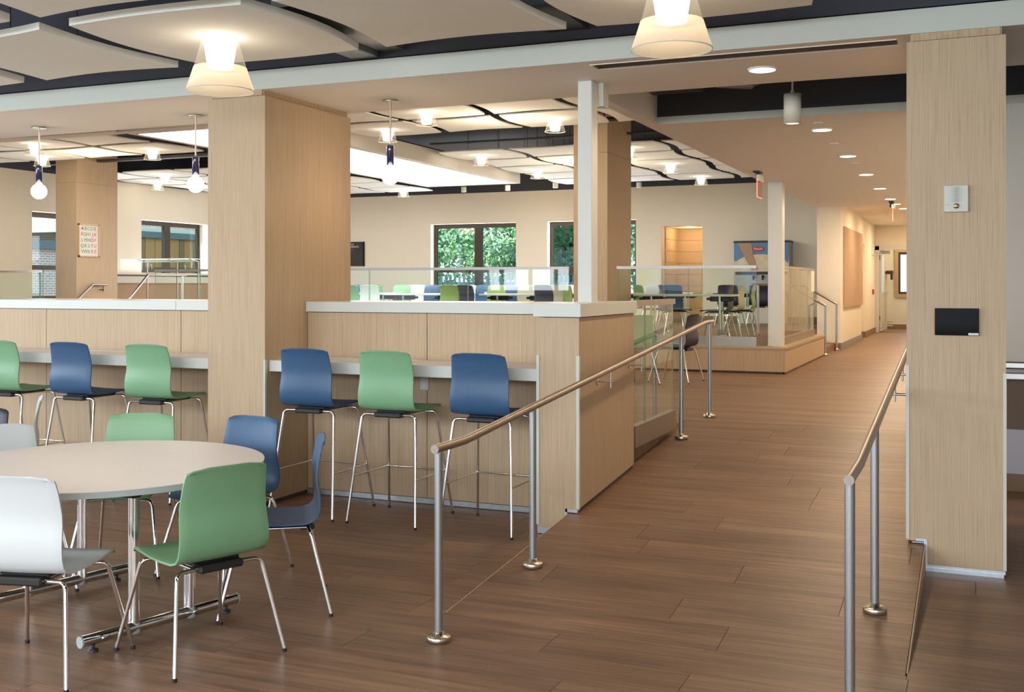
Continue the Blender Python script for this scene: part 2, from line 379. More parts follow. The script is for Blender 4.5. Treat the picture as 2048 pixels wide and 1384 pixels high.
def window(n, axis, a, b, z0, z1, pos, rails=(1.97,), mull=None):
    """frame in plane axis=pos; head/sill/jambs, mullion, mid rail, panes"""
    T = .035
    def bx(p, q, r, s, d=T): return (p, q, pos - d, pos + d, r, s) if axis == 'y' else (pos - d, pos + d, p, q, r, s)
    W = .10
    f = struct('window_%d' % n, MB().box(*bx(a, b, z1 - W, z1)).box(*bx(a, b, z0, z0 + .08)).box(*bx(a, a + .08, z0 + .08, z1 - W)).box(*bx(b - .08, b, z0 + .08, z1 - W)), 'bronze_frame')
    cols = [a + .08, b - .08]
    if mull:
        pbox('mullion', 'bronze_frame', f, *bx(mull - .10, mull + .10, z0 + .08, z1 - W, .045)); cols = [a + .08, mull - .10, mull + .10, b - .08]
    for i in range(0, len(cols), 2):
        pbox('mid_rail', 'bronze_frame', f, *bx(cols[i], cols[i + 1], rails[0] - .05, rails[0] + .05, .03))
        for r, s in ((z0 + .08, rails[0] - .05), (rails[0] + .05, z1 - W)):
            pbox('pane', 'pane_glass', f, *bx(cols[i], cols[i + 1], r, s, .004))
    # handles on the mid rail
    for i in range(0, len(cols), 2):
        m = (cols[i] + cols[i + 1]) / 2
        if axis == 'x': MB().tube([(pos + .03, m, rails[0]), (pos + .09, m, rails[0] + .01), (pos + .10, m - .05, rails[0] + .12)], .012, 6).build('window_handle', 'stainless', f)
    return f
window(1, 'y', -12.69, -10.35, 1.3, 3.14, 24.72, mull=-11.45)
window(2, 'y', -9.52, -7.30, 1.3, 3.14, 24.72, mull=-8.25)
window(3, 'x', 16.297, 18.3, 1.3, 3.1, -17.74)
window(4, 'x', 19.416, 21.73, 1.3, 3.1, -17.74, mull=20.55)
window(5, 'x', 12.6, 13.6, 1.3, 3.1, -17.74)
# alcove lined with horizontal boards
al = struct('wall_alcove', MB().box(-6.79, -6.69, 24.8, 26, ZP, 3.0).box(-5.72, -5.6, 24.8, 26, ZP, 3.0).box(-6.79, -5.6, 26, 26.1, ZP, 3.0).box(-6.79, -5.6, 24.8, 26.1, 2.97, 3.05).box(-6.79, -5.6, 24.8, 26.1, ZP - .1, ZP), 'wall_cream')
for k in range(8):
    z = ZP + k * .275
    pbox('board', 'clad_tan', al, -6.69, -5.72, 25.97, 26.0, z + .004, z + .271); pbox('board', 'clad_tan', al, -6.69, -6.66, 24.8, 25.97, z + .004, z + .271)
light('alcove_lamp', 'POINT', (-6.2, 25.3, 2.85), 6, WARM, shadow_soft_size=.08)
# wall block beside the stair, corridor walls, far door wall, vestibule
wb = sbox('wall_stair', 'wall_cream', -2.731, -2.3, 21.0, 25.0, .2, 3.15)
wc = struct('wall_corridor_left', MB().box(-2.55, -2.35, 26.3, 29.2, .2, 3.3).box(-2.731, -2.60, 25.0, 26.4, .2, 3.3).box(-2.6, -2.35, 25.0, 26.3, 2.55, 3.3), 'wall_cream')
sbox('wall_corridor_right', 'wall_white', -.2, 5.2, 9.4, 9.6, -.1, 3.1)
wr2 = sbox('wall_corridor_side', 'wall_cream', -.2, 0, 9.6, 31.6, -.1, 3.3)
we = wall_openings('wall_corridor_end', 'y', 29.2, .15, -2.5, -.2, .3, 3.3, [(-2.27, -1.20, ZL, 2.50)], 'wall_cream')
wv = wall_openings('wall_vestibule', 'y', 31.5, .2, -3.0, -.2, .3, 3.3, [(-1.93, -1.0, 1.36, 2.50)], 'wall_white')
sbox('wall_vestibule_left', 'wall_white', -3.0, -2.5, 29.35, 31.5, .3, 3.3)
sbox('wall_right', 'wall_white', 5.0, 5.2, -5, 9.4, -.2, 3.2)
sbox('wall_right_upper', 'navy_paint', 5.0, 5.2, -5, 9.4, 3.2, 4.7)
for nm, x0, x1, y0, y1, z in [('baseboard_back', -17.4, -2.731, 24.46, 24.5, ZP), ('baseboard_stair', -2.731, -2.3, 20.98, 21.0, ZL), ('baseboard_corridor', -2.3, -2.28, 21.0, 25.0, ZL),
                              ('baseboard_recess', -2.6, -2.58, 25.0, 26.3, ZL), ('baseboard_recess_end', -2.6, -2.35, 26.28, 26.3, ZL), ('baseboard_corridor_far', -2.35, -2.33, 26.3, 29.2, ZL), ('baseboard_vestibule', -2.5, -.2, 31.48, 31.5, ZL)]:
    mm = 'galvanised' if nm == 'baseboard_corridor' else 'base_tan'
    sbox(nm, mm, x0, x1, y0, y1, z, z + (.13 if z == ZL else .14))
# lower wall beyond the right pillar: metal bumper, brown panel, pale lavender panel, tan base
wq = bpy.data.objects['wall_corridor_right']
pbox('bumper_rail', 'stainless', wq, -.1, 5, 9.33, 9.40, .96, 1.015, bev=.01); pbox('bumper_rail', 'stainless', wq, -.1, 5, 9.35, 9.40, .87, .93, bev=.01)
pbox('wainscot_panel', 'brown_panel', wq, -.1, 5, 9.375, 9.40, .484, .87); pbox('wainscot_panel', 'lavender_panel', wq, -.1, 5, 9.38, 9.40, .134, .484)
sbox('baseboard_right', 'base_tan', -.1, 5, 9.36, 9.40, 0, .134)

# ------------------------------------------------ ceiling
sbox('ceiling', 'plenum_black', -18, 5.2, -5, 32, 4.6, 4.75)
SO = struct('ceiling_soffit', MB().box(-17.46, -2.30, 6.57, 7.78, 3.045, 3.184).box(-2.30, -.42, 6.57, 6.675, 3.045, 3.184).box(-2.30, -.42, 6.862, 7.78, 3.045, 3.184).box(-.42, 5, 6.57, 7.78, 3.045, 3.184), 'soffit_white')
pbox('fascia', 'fascia_pale', SO, -17.46, 5, 6.565, 6.57, 3.045, 3.184)
pbox('upper_band', 'navy_paint', SO, -17.46, 5, 6.60, 7.70, 3.20, 4.6)
df = thing('air_slot', 'long dark air slot let into the pale ceiling band left of the right pillar', 'air vent', (-1.36, 6.77, 3.045))
pbox('slot_liner', 'plenum_black', df, -2.30, -.42, 6.675, 6.862, 3.10, 3.184)
for y in (6.70, 6.765, 6.83): pbox('blade', 'brown_panel', df, -2.295, -.425, y, y + .012, 3.05, 3.10)
pbox('frame', 'light_metal', df, -2.30, -.42, 6.668, 6.677, 3.040, 3.06)
CO = struct('ceiling_corridor', MB().box(-2.61, 5, 9.40, 20.6, 3.045, 3.11).box(-2.72, -2.61, 7.78, 20.6, 3.045, 3.11).box(-2.731, 0, 20.6, 31.6, 3.12, 3.2), 'soffit_white')
pbox('fascia', 'fascia_pale', CO, -2.61, 5, 9.395, 9.40, 3.045, 3.11)
pbox('upper_band', 'navy_paint', CO, -2.61, 5, 9.42, 9.6, 3.11, 4.6)
pbox('bulkhead', 'soffit_white', CO, -2.72, -2.61, 7.78, 9.0, 3.11, 3.40)
pbox('bulkhead', 'soffit_white', CO, -2.72, -2.61, 9.0, 24.5, 3.11, 4.6)
pbox('fascia', 'soffit_white', CO, -2.731, 0, 20.6, 20.65, 3.045, 3.12)
# light box over the dining area
LB = struct('ceiling_light_box', MB().box(-10.87, -8.70, 11.62, 11.90, 3.72, 3.98).box(-10.87, -8.70, 20.62, 20.82, 3.72, 3.98).box(-10.87, -10.76, 11.90, 20.62, 3.72, 3.98).box(-8.86, -8.70, 11.90, 20.62, 3.72, 3.98), 'soffit_white')
pbox('lit_panel', 'sky_panel', LB, -10.76, -8.86, 11.90, 20.62, 3.745, 3.80)
pbox('cover', 'plenum_black', LB, -10.87, -8.70, 11.62, 20.82, 3.98, 4.0); pbox('cover', 'plenum_black', LB, -10.78, -8.84, 11.88, 20.64, 3.801, 3.82)  # opaque covers added out of sight to keep the panel's glow off the void
pbox('shadow_gap', 'plenum_black', LB, -8.872, -8.86, 11.90, 20.62, 3.722, 3.745)
pbox('shadow_gap', 'plenum_black', LB, -10.885, -10.87, 11.62, 20.82, 3.735, 3.76)
tb = sbox('trim_1', 'soffit_white', -17.46, -10.89, 11.55, 11.80, 3.72, 3.98); pbox('shadow_gap', 'plenum_black', tb, -17.46, -8.75, 11.42, 11.54, 3.74, 3.76)

# ------------------------------------------------ curved ceiling tiles
def cloud_poly(cx, cy, s, bulge, n=8):
    h = s / 2; P = []
    C = [(-h, -h), (h, -h), (h, h), (-h, h)]
    for k in range(4):
        a, b = C[k], C[(k + 1) % 4]; bb = bulge * (.5 if (k % 2 == 0 and bulge > 0) else 1); nx, ny = (b[1] - a[1]) / s, -(b[0] - a[0]) / s
        for i in range(n):
            t = i / n; d = bb * math.sin(math.pi * t); P.append((cx + a[0] + (b[0] - a[0]) * t + nx * d, cy + a[1] + (b[1] - a[1]) * t + ny * d))
    return P
def cloud(cx, cy, z, s, bulge, label, group):
    t = thing('ceiling_tile', label, 'ceiling panel', (cx, cy, z), group=group)
    MB().prism(cloud_poly(cx, cy, s, bulge), z, z + (.045 if z < 3.5 else .018)).build('tile_board', 'cloud_white', t)
    for dx, dy in ((-.3, 0), (.3, 0)):
        MB().tube([(cx + dx, cy + dy, z + .045), (cx + dx, cy + dy, 4.6)], .004, 4).build('hanger_wire', 'duct_dark', t)
    return t
def shade_lamp(x, y, z, big, label, group=None):
    t = thing('ceiling_lamp', label, 'lamp', (x, y, z), group=group)
    if big:
        MB().lathe([(.075, -.195), (.105, -.008), (.0, -.006)], (x, y, z), 32).build('inner_shade', 'lamp_glow', t)
        MB().lathe([(.107, -.004), (.158, -.19)], (x, y, z), 40, cap=False).build('clear_shade', 'shade_clear', t)
        MB().lathe([(.2035, -.331), (.2075, -.333), (.2075, -.3365), (.2035, -.3365)], (x, y, z), 40, cap=False).build('shade_rim', 'solid_white', t)
        MB().lathe([(.158, -.19), (.205, -.335), (.207, -.335), (.160, -.19)], (x, y, z), 40, cap=False).build('frosted_band', 'shade_frost', t)
        light('bulb', 'POINT', (x, y, z - .27), 1.0, WARM, shadow_soft_size=.06)
    else:
        MB().lathe([(.062, -.165), (.090, -.006), (0, -.004)], (x, y, z), 20).build('inner_shade', 'lamp_glow_far', t)
        MB().lathe([(.092, -.003), (.142, -.175)], (x, y, z), 24, cap=False).build('clear_shade', 'shade_clear', t)
        MB().lathe([(.138, -.170), (.144, -.170), (.145, -.178), (.139, -.178)], (x, y, z), 24, cap=False).build('shade_rim', 'light_metal', t)
    return t
nearx = [-7.24, -5.78, -4.31, -2.87, -1.44]; neary = [5.49, 4.04, 2.59]
NL = {(2, 0): 'white curved ceiling panel carrying the big lamp left of the centre, above the round table',
      (3, 0): 'white ceiling panel with hollow edges between the two big lamps, beside the dark band',
      (4, 0): 'white curved ceiling panel carrying the big lamp nearest the right pillar',
      (1, 0): 'white ceiling panel with hollow edges, left of the panel with the big left lamp',
      (0, 0): 'white ceiling panel corner at the far left edge, beside the dark band',
      (0, 1): 'white ceiling panel sliver at the upper left edge of the view', (1, 1): 'white ceiling panel at the upper left corner of the view', (2, 1): 'white ceiling panel cut by the top of the view above the left lamp'}
for j, yy in enumerate(neary):
    for i, xx in enumerate(nearx):
        if j == 2 and i > 2: continue
        lit = (i + j) % 2 == 0
        cloud(xx, yy, 3.15, 1.235, .08 if lit else -.07, NL.get((i, j), 'white curved ceiling panel of the nearest rows, mostly above the view'), 'curved ceiling panels over the near seating')
shade_lamp(-4.29, 5.46, 3.15, True, 'large glass cone ceiling lamp with frosted lower band, over the round table')
shade_lamp(-1.42, 5.40, 3.15, True, 'large glass cone ceiling lamp cut by the top of the view, near the right pillar')
G2 = 'curved ceiling panels over the dining area'
RX = [-9.96, -8.64, -6.64 - 1.32, -6.64, -5.32, -4.0]
def grid(xs, ys, par, skip=lambda x, y: False, lab=''):
    for i, xx in enumerate(xs):
        for j, yy in enumerate(ys):
            if skip(xx, yy): continue
            lit = (round((xx - par[0]) / 1.32) + round((yy - par[1]) / 1.32)) % 2 == 0
            cloud(xx, yy, 3.9, 1.175, .08 if lit else -.07, 'white ceiling panel with %s edges %s' % ('outward curving' if lit else 'hollow', lab), G2 + ' ' + lab)
DR = [13.98 - 1.32 * k for k in (0, 1, 2)]; FR = [17.37 + 1.31 * k for k in range(5)]
box_zone = lambda x, y: -11.5 < x < -8.2 and 11 < y < 21.2
grid([-7.96, -6.64, -5.32, -4.0], DR, (-7.96, 13.98), box_zone, 'between the pale band and the dark duct')
grid([-7.96, -6.64, -5.32, -4.0], FR, (-7.96, 17.37), box_zone, 'in the far block beside the light box')
LX = [-16.72, -15.39, -14.06, -12.73, -11.5]
grid([x for x in LX if x < -11.6], [13.1, 14.42], (-12.73, 14.42), lab='left of the light box, nearer rows')
grid([x for x in LX if x < -11.6], [17.8, 19.1, 20.4, 21.7, 22.95], (-15.39, 17.8), lab='left of the light box, farther rows')
for x, y in ((-11.41, 22.4), (-10.1, 22.4)): pass
far_l = [(-6.655, 12.72, 'small cone ceiling lamp nearest the pale band, right of the middle pendant'), (-5.32, 13.98, 'small cone ceiling lamp left of the white post, near the dark duct'),
 (-7.96, 13.98, 'small cone ceiling lamp just behind the rod of the right globe pendant'), (-8.0, 17.37, 'small cone ceiling lamp beside the far end of the light box edge'),
 (-7.98, 19.99, 'small cone ceiling lamp farther down beyond the light box end'), (-12.6, 22.9, 'small cone ceiling lamp low under the light box near the far wall'),
 (-5.30, 17.37, 'small cone ceiling lamp half hidden by the right wooden pillar'), (-5.28, 19.99, 'small cone ceiling lamp in the middle of the right far block'),
 (-5.31, 22.6, 'small cone ceiling lamp at the far right, close to the back wall'), (-13.98, 13.1, 'upper of the two small lamps at the left edge of the view'),
 (-15.24, 14.45, 'lower of the two small lamps at the left edge, beside the left globe pendant'), (-12.73, 14.42, 'small cone ceiling lamp left of the middle globe pendant, nearest row'),
 (-15.39, 17.8, 'upper lamp of the pair just left of the middle globe'), (-16.72, 19.1, 'lower lamp of the pair just left of the middle globe')]
for x, y, l in far_l: shade_lamp(x, y, 3.9, False, l, 'small cone lamps in the dining ceiling')
for x, y, e in ((-6, 13.5, 26), (-6.5, 19, 34), (-14, 14.5, 26), (-14, 20, 30), (-9.5, 22.5, 20), (-4.2, 11, 12), (-9, 9.5, 14), (-13.5, 10, 14)):
    light('dining_bulb', 'POINT', (x, y, 3.45), e * 1.15, (1, .80, .56), shadow_soft_size=.35)
# surface spots near the back wall
for k, (x, y) in enumerate(((-11.0, 22.9), (-9.88, 22.9), (-8.63, 22.7), (-6.9, 23.4))):
    t = thing('surface_spot', ['white drum spotlight farthest left under the light box end', 'white drum spotlight in the middle of the row by the back wall', 'white drum spotlight right of the light box corner', 'white drum spotlight seen right of the wooden pillar'][k], 'spotlight', (x, y, 3.9))
    MB().lathe([(.055, -.12), (.06, -.11), (.06, .0)], (x, y, 3.9), 16).build('housing', 'light_metal', t)
    MB().tube([(x, y, 3.9), (x, y, 4.6)], .01, 6).build('stem', 'duct_dark', t)
# ducts, pipes and trays in the dark void
def hung(pts, r, mat, label):
    (x0, y0, z0), (x1, y1, z1) = pts; t = thing('pipe_run', label, 'pipe', pts[0])
    MB().tube(pts, r, 8).build('pipe', mat, t)
    for k in range(4):
        f = (k + .5) / 4; x = x0 + (x1 - x0) * f; y = y0 + (y1 - y0) * f
        MB().tube([(x, y, z0), (x, y, 4.6)], .008, 6).tube([(x - .04, y, z0 - r), (x + .04, y, z0 - r)], .01, 6).build('hanger', 'duct_grey', t)
def tagd(o, l, c='duct'): return tag(o, l, c)
tagd(MB().tube(bend([(-8.4, 14.95, 4.27), (-7.3, 15.5, 4.30), (-6.4, 16.1, 4.42)], .4), .17, 16).build('air_duct', 'duct_grey'), 'round grey insulated air duct in the black ceiling gap beside the light box')
hung([(-8.4, 14.86, 3.99), (-2.8, 14.86, 3.99)], .03, 'duct_dark', 'dark pipe running across the black ceiling gap')
hung([(-17, 15.6, 4.1), (-11.2, 15.6, 4.1)], .05, 'duct_dark', 'dark pipe in the ceiling gap at the left, behind the pendants')
hung([(-8.4, 16.2, 3.97), (-2.8, 16.25, 3.97)], .02, 'duct_grey', 'thin grey pipe along the far side of the ceiling gap')
tagd(MB().box(-16.8, -11.4, 15.9, 16.02, 3.95, 4.0).build('cable_tray', 'duct_grey'), 'flat grey cable tray in the left ceiling gap', 'cable tray')
tagd(MB().tube(bend([(-4.2, 11.8, 4.5), (-4.1, 11.9, 3.98), (-3.7, 12.3, 3.95), (-3.3, 12.5, 4.3)], .2), .014, 6).build('cable', 'light_metal'), 'loose pale cable loop in the dark void right of the pillar', 'cable')
tagd(MB().tube([(-2.0, 9.1, 3.35), (-1.75, 9.3, 3.35)], .07, 10).build('pipe', 'galvanised'), 'short grey pipe end in the void above the corridor ceiling edge', 'pipe')
tagd(MB().tube([(-1.72, 8.0, 3.36), (-1.66, 9.0, 3.30)], .05, 12).build('pipe', 'duct_grey'), 'dark round pipe stub pointing out of the navy void', 'pipe')
tagd(MB().bbox(-2.60, -2.15, 7.9, 9.25, 3.28, 3.34, b=.005).build('steel_channel', 'duct_grey'), 'dark steel channel beside the pale bulkhead corner', 'beam')
tagd(MB().bbox(-4.02, -3.82, 6.05, 6.59, 3.20, 3.30, b=.006).build('junction_box', 'galvanised'), 'pale metal junction box on the dark band between ceiling panels', 'junction box')
tagd(MB().box(-3.80, -3.62, 5.3, 6.6, 3.24, 3.30).build('steel_channel', 'galvanised'), 'grey steel channel next to the pale junction box', 'beam')
tagd(MB().box(-2.56, -2.28, 5.9, 6.6, 3.26, 3.32).build('steel_channel', 'duct_grey'), 'dark steel channel under the panel corner right of centre', 'beam')
tagd(MB().tube([(-6.6, 2.5, 3.55), (-5.2, 4.72, 3.50)], .24, 16).build('air_duct', 'duct_grey'), 'round dark duct showing through the panel gap at the upper left', 'duct')
tagd(MB().tube([(-8, 5.8, 4.48), (2, 5.8, 4.48)], .12, 10).build('pipe', 'duct_dark'), 'dark pipe above the nearest ceiling panels', 'pipe')
def UX(u, y):      # world x on the sight line through image column u at depth y
    a = (u - 1024) / F; s, c = math.sin(TH), math.cos(TH); return y * (-s + c * a) / (c + s * a)
# ================================================================== PILLARS, BAR, RAILS
def pillar(x0, x1, y0, y1, z0, z1, label, joint=None, notch=None, guards=True):
    t = thing('wood_clad_pillar', label, 'pillar', ((x0 + x1) / 2, (y0 + y1) / 2, z0), group='wood clad pillars')
    T = .02
    zz = [z0 + .03] + ([joint] if joint else []) + [z1 - .045]
    if notch:   # the near right pillar straddles the ramp edge
        nx = notch
        core = [(x0 + T, .20), (nx + .01, .20), (nx + .01, 0), (x1 - T, 0), (x1 - T, z1), (x0 + T, z1)]
        MB().prism(core, y0 + T, y1 - T, 'y').build('core', 'laminate_edge', t)
        MB().prism([(x0, .165), (nx + .012, .165), (nx + .012, .035), (x1, .035), (x1, zz[-1]), (x0, zz[-1])], y0, y0 + T, 'y').build('front_panel', 'laminate', t)
        MB().box(x1 - T, x1, y0 + T, y1 - T, .035, zz[-1]).build('side_panel', 'laminate', t)
        MB().prism([(y0 + T, ramp(y0) + .02), (y1 - T, ramp(y1) + .02), (y1 - T, zz[-1]), (y0 + T, zz[-1])], x0, x0 + T, 'x').build('side_panel', 'laminate', t)
        MB().box(nx - .004, x1 - .01, y0 - .008, y0 + .01, 0, .022).box(nx - .004, x1 - .002, y0 - .004, y0 + .012, .018, .036).build('base_channel', 'aluminium', t)
        MB().box(nx - .004, nx + .014, y0 - .006, y0 + .01, .036, .172).box(x0 + .05, nx + .01, y0 - .005, y0 + .01, .165, .18).box(x0 + .03, nx, y0 - .003, y0 + .01, .155, .160).build('notch_channel', 'aluminium', t)
        MB().box(x0 - .003, x0 + .014, y0 - .004, y0 + .02, .175, 1.16).build('corner_guard', 'guard_pale', t)
        MB().box(x1 - .014, x1 + .003, y0 - .004, y0 + .02, .04, 1.13).build('corner_guard', 'guard_pale', t)
    else:
        MB().box(x0 + T, x1 - T, y0 + T, y1 - T, z0, z1).build('core', 'laminate_edge', t)
        for a, b in zip(zz[:-1], zz[1:]):
            MB().box(x0, x1, y0, y0 + T, a + .002, b - .002).build('front_panel', 'laminate', t)
            for s in (x0, x1 - T): MB().box(s, s + T, y0 + T, y1, a + .002, b - .002).build('side_panel', 'laminate', t)
        pbox('kick_strip', 'kick_dark', t, x0 + .005, x1 - .005, y0 + .006, y1, z0, z0 + .03)
        if guards:
            MB().box(x1 - .010, x1 + .003, y0 - .003, y0 + .02, z0 + .04, 1.07).build('corner_guard', 'guard_pale', t)
    MB().box(x0 + .03, x1 - .03, y0 + .008, y1 - .03, z1 - .04, z1).build('collar', 'laminate_edge', t)
    return t
pillar(-5.275, -4.763, 6.57, 7.75, 0, 3.045, 'tall wood clad pillar left of centre, standing between the two runs of bar stools')
pillar(-.359, .157, 6.57, 7.75, 0, 3.045, 'tall wood clad pillar at the right beside the ramp, with a dark screen on it', notch=-.262)
pillar(-5.508, -4.981, 15.25, 16.45, ZP, 4.6, 'wood clad pillar behind the slim white post, on the dining platform', joint=3.57, guards=False)
pillar(-15.9, -15.39, 15.4, 16.45, ZP, 4.6, 'far left wood clad pillar with a framed alphabet print on its side', joint=3.53, guards=False)
# slim white posts
def post(x0, x1, y0, y1, z0, z1, label):
    t = thing('square_post', label, 'post', ((x0 + x1) / 2, (y0 + y1) / 2, z0))
    MB().bbox(x0, x1, y0, y1, z0, z1, b=.006).build('shaft', 'solid_white', t)
    MB().box(x0 - .006, x1 + .006, y0 - .006, y1 + .006, z0, z0 + .012).build('base_plate', 'solid_white', t)
post(-2.560, -2.455, 7.17, 7.30, 1.49, 3.045, 'slim square white post standing on the white cap of the low wing wall')
pbox('post_plate', 'solid_white', SO, -2.45, -2.415, 7.30, 7.42, 2.88, 3.045)
post(-2.655, -2.455, 15.30, 15.50, ZP, 3.045, 'square off-white post at the corner of the dining platform')

# bar partition
bw = thing('bar_partition', 'low wood panelled wall with a white cap behind the bar stools', 'partition', (-5, 7.45, 0))
MB().box(-11, -5.275, 7.14, 7.79, 0, 1.41).box(-4.763, -2.63, 7.14, 7.79, 0, 1.41).build('core', 'kick_dark', bw)
def bar_panels(cuts):
    for a, b in zip(cuts[:-1], cuts[1:]):
        MB().box(a + .003, b - .003, 7.12, 7.14, .045, 1.405).build('wall_panel', 'laminate', bw)
bar_panels([-11, -9.10, -7.46, -5.99, -5.276]); bar_panels([-4.762, -3.72, -2.63])
for a, b in ((-11, -5.276), (-4.762, -2.63)):
    pbox('kick_plate', 'aluminium', bw, a, b, 7.115, 7.14, .004, .042)
for a, b in ((-11, -6.02), (-6.018, -5.277), (-4.761, -2.645)):
    pbox('cap', 'solid_white', bw, a, b, 7.09, 7.80, 1.41, 1.488, bev=.003)
# wing wall
ww = thing('wing_wall', 'low wood panelled wing wall with white cap ending the bar beside the ramp', 'partition', (-2.48, 7.18, 0))
MB().box(-2.615, -2.42, 6.59, 7.78, 0, 1.40).build('core', 'laminate_edge', ww)
MB().prism([(-2.626, .045), (-2.428, .045), (-2.428, .172), (-2.336, .172), (-2.336, 1.405), (-2.626, 1.405)], 6.57, 6.59, 'y').build('end_panel', 'laminate', ww)
MB().box(-2.626, -2.606, 6.59, 7.13, .045, 1.405).build('side_panel', 'laminate', ww)
MB().prism([(6.592, ramp(6.59) + .03), (7.785, ramp(7.785) + .03), (7.785, 1.405), (6.592, 1.405)], -2.356, -2.336, 'x').build('side_panel', 'laminate', ww)
MB().prism([(6.60, ramp(6.6) + .002), (7.78, ramp(7.78) + .002), (7.78, ramp(7.78) + .035), (6.60, ramp(6.6) + .035)], -2.40, -2.345, 'x').build('kick_strip', 'kick_dark', ww)
MB().box(-2.62, -2.43, 6.56, 6.585, .004, .045).box(-2.428, -2.345, 6.562, 6.585, .155, .175).box(-2.432, -2.414, 6.562, 6.585, .135, .175).build('base_channel', 'aluminium', ww)
for x in (-2.629, -2.353): pbox('corner_guard', 'guard_pale', ww, x, x + .02, 6.563, 6.59, .06 if x < -2.5 else .18, 1.16)
pbox('cap', 'solid_white', ww, -2.646, -2.316, 6.545, 7.80, 1.41, 1.497, bev=.003)
# bar counters
for a, b, l in ((-11, -5.277, 'white bar counter under the stools left of the pillar'), (-4.762, -2.63, 'white bar counter behind the three stools right of the pillar')):
    t = thing('bar_counter', l, 'counter', ((a + b) / 2, 6.9, .983), group='wall-hung bar counters')
    pbox('worktop', 'table_white', t, a, b, 6.635, 7.118, 1.052, 1.064)
    pbox('front_edge', 'solid_white', t, a, b, 6.62, 6.65, .983, 1.065, bev=.003)
    pbox('underside', 'table_white', t, a, b, 6.65, 7.118, .983, 1.05)
    k = a + 3.2 if a < -6 else -4.6
    pbox('cable_slot', 'solid_white', t, k if a > -6 else -6.9, (k if a > -6 else -6.9) + .85, 7.02, 7.035, 1.062, 1.068)
def outlet(x, z, label):
    t = thing('wall_outlet', label, 'socket', (x, 7.12, z))
    MB().bbox(x - .035, x + .035, 7.112, 7.12, z - .058, z + .058, b=.002).build('plate', 'solid_white', t)
    for dz in (.026, -.026):
        p = MB().lathe([(.017, 0), (.017, .003)], (0, 0, 0), 12)
        p.v = [(x + a, 7.112 - c, z + dz + b) for a, b, c in p.v]; p.build('socket_face', 'light_metal', t)
outlet(-3.74, .90, 'white wall outlet under the counter behind the green bar stool')
outlet(-6.48, .90, 'white wall outlet under the counter left of the left pillar')

# guard glass beside the ramp
def glass_run(t, pts, z0, z1, shoe=True, cuts=None, rail='rail_steel', rw=.045, rh=.04, shoe_h=.10):
    (xa, ya), (xb, yb) = pts; L = math.hypot(xb - xa, yb - ya); ux, uy = (xb - xa) / L, (yb - ya) / L; nx, ny = -uy, ux
    def slab(s0, s1, w, a, b):
        P = [(xa + ux * s + nx * d, ya + uy * s + ny * d) for s, d in ((s0, -w), (s1, -w), (s1, w), (s0, w))]
        return MB().prism(P, a, b)
    c = [0] + [q for q in (cuts or [])] + [L]
    for a, b in zip(c[:-1], c[1:]):
        slab(a + .006, b - .006, .006, z0, z1 - rh * .6).build('glass_panel', 'guard_glass', t)
        for s in (a + .006, b - .009): slab(s, s + .003, .0062, z0, z1 - rh).build('glass_edge', 'glass_edge', t)
    slab(-.0, L + .0, rw / 2, z1 - rh, z1).build('top_rail', rail, t)
    if shoe: slab(0, L + (.0), .032, z0 - .02, z0 + shoe_h).build('base_shoe', rail, t)
t = thing('glass_guard', 'glass guard with bronze top rail joining the wing wall, beside the ramp', 'glass railing', (-2.36, 8.4, ZL))
glass_run(t, ((-2.36, 7.81), (-2.36, 9.0)), ZL + .02, 1.50, cuts=[.34], rail='stainless_bronze', rw=.05, rh=.045, shoe_h=.14)
# guards on the platform
def guard(a, b, lab, cuts, y=15.12):
    t = thing('glass_guard', lab, 'glass railing', ((a + b) / 2, y, ZP), group='glass guards along the platform edge')
    glass_run(t, ((a, y), (b, y)), ZP + .02, 1.885, cuts=cuts, rail='rail_steel', shoe_h=.11); return t
guard(-17.4, -15.92, 'glass guard at the far left edge of the view, left of the far pillar', [1.4])
guard(-13.29, -5.53, 'long glass guard along the platform behind the bar wall', [.98, 2.6, 4.35, 6.1])
guard(-4.79, -2.775, 'glass guard panel reflecting trees, in front of the dining tables', [1.06])
t = thing('glass_guard', 'glass guard along the platform side, right of the off-white post', 'glass railing', (-2.50, 17.2, ZP))
glass_run(t, ((-2.50, 15.55), (-2.50, 18.75)), ZP + .02, 1.885, cuts=[.9, 1.7, 2.5], rail='stainless_bronze', shoe_h=.09)
pbox('end_plate', 'light_metal', t, -2.52, -2.48, 18.35, 18.75, 1.50, 1.86)

# handrails
def flange(p, parent):
    x, y, z = p; f = MB().lathe([(.052, 0), (.055, .003), (.055, .024), (.051, .028), (.023, .028), (.023, .046), (.019, .048)], (x, y, z), 24).build('base_flange', 'nickel', parent); return f
def handrail(x, posts, pts, walls, label, R=.0205):
    t = thing('handrail', label, 'handrail', (x, posts[0][0], 0), group='ramp handrails')
    MB().tube([(x, a, b) for a, b in pts], R, 16).build('rail', 'stainless_bronze', t)
    for (yy, zt) in posts:
        p = MB().tube([(x, yy, ramp(yy) + .01), (x, yy, zt)], .0195, 16).build('post', 'post_steel', t)
        flange((x, yy, ramp(yy)), p)
    for yy, wx in walls:
        zr = .877 + (yy - 4.68) * .08
        s = 1 if wx > x else -1
        b = MB().tube([(wx, yy, zr - .085), (x - s * .012, yy, zr - .085)], .0085, 10).tube([(x, yy, zr - .13), (x, yy, zr - .01)], .0065, 8).build('bracket', 'stainless', t)
        q = MB().lathe([(.022, 0), (.022, .008)], (0, 0, 0), 16); q.v = [(wx - s * c, yy + a, zr - .085 + bb) for a, bb, c in q.v]; q.build('rosette', 'stainless', b)
    return t
RP = [(4.36, .877), (4.68, .877), (9.68, 1.277), (9.985, 1.277)]
handrail(-2.24, [(4.40, .865), (5.54, .94), (8.83, 1.20), (9.87, 1.27)], RP, [(6.93, -2.336), (7.66, -2.336)], 'left stainless handrail following the ramp past the wing wall')
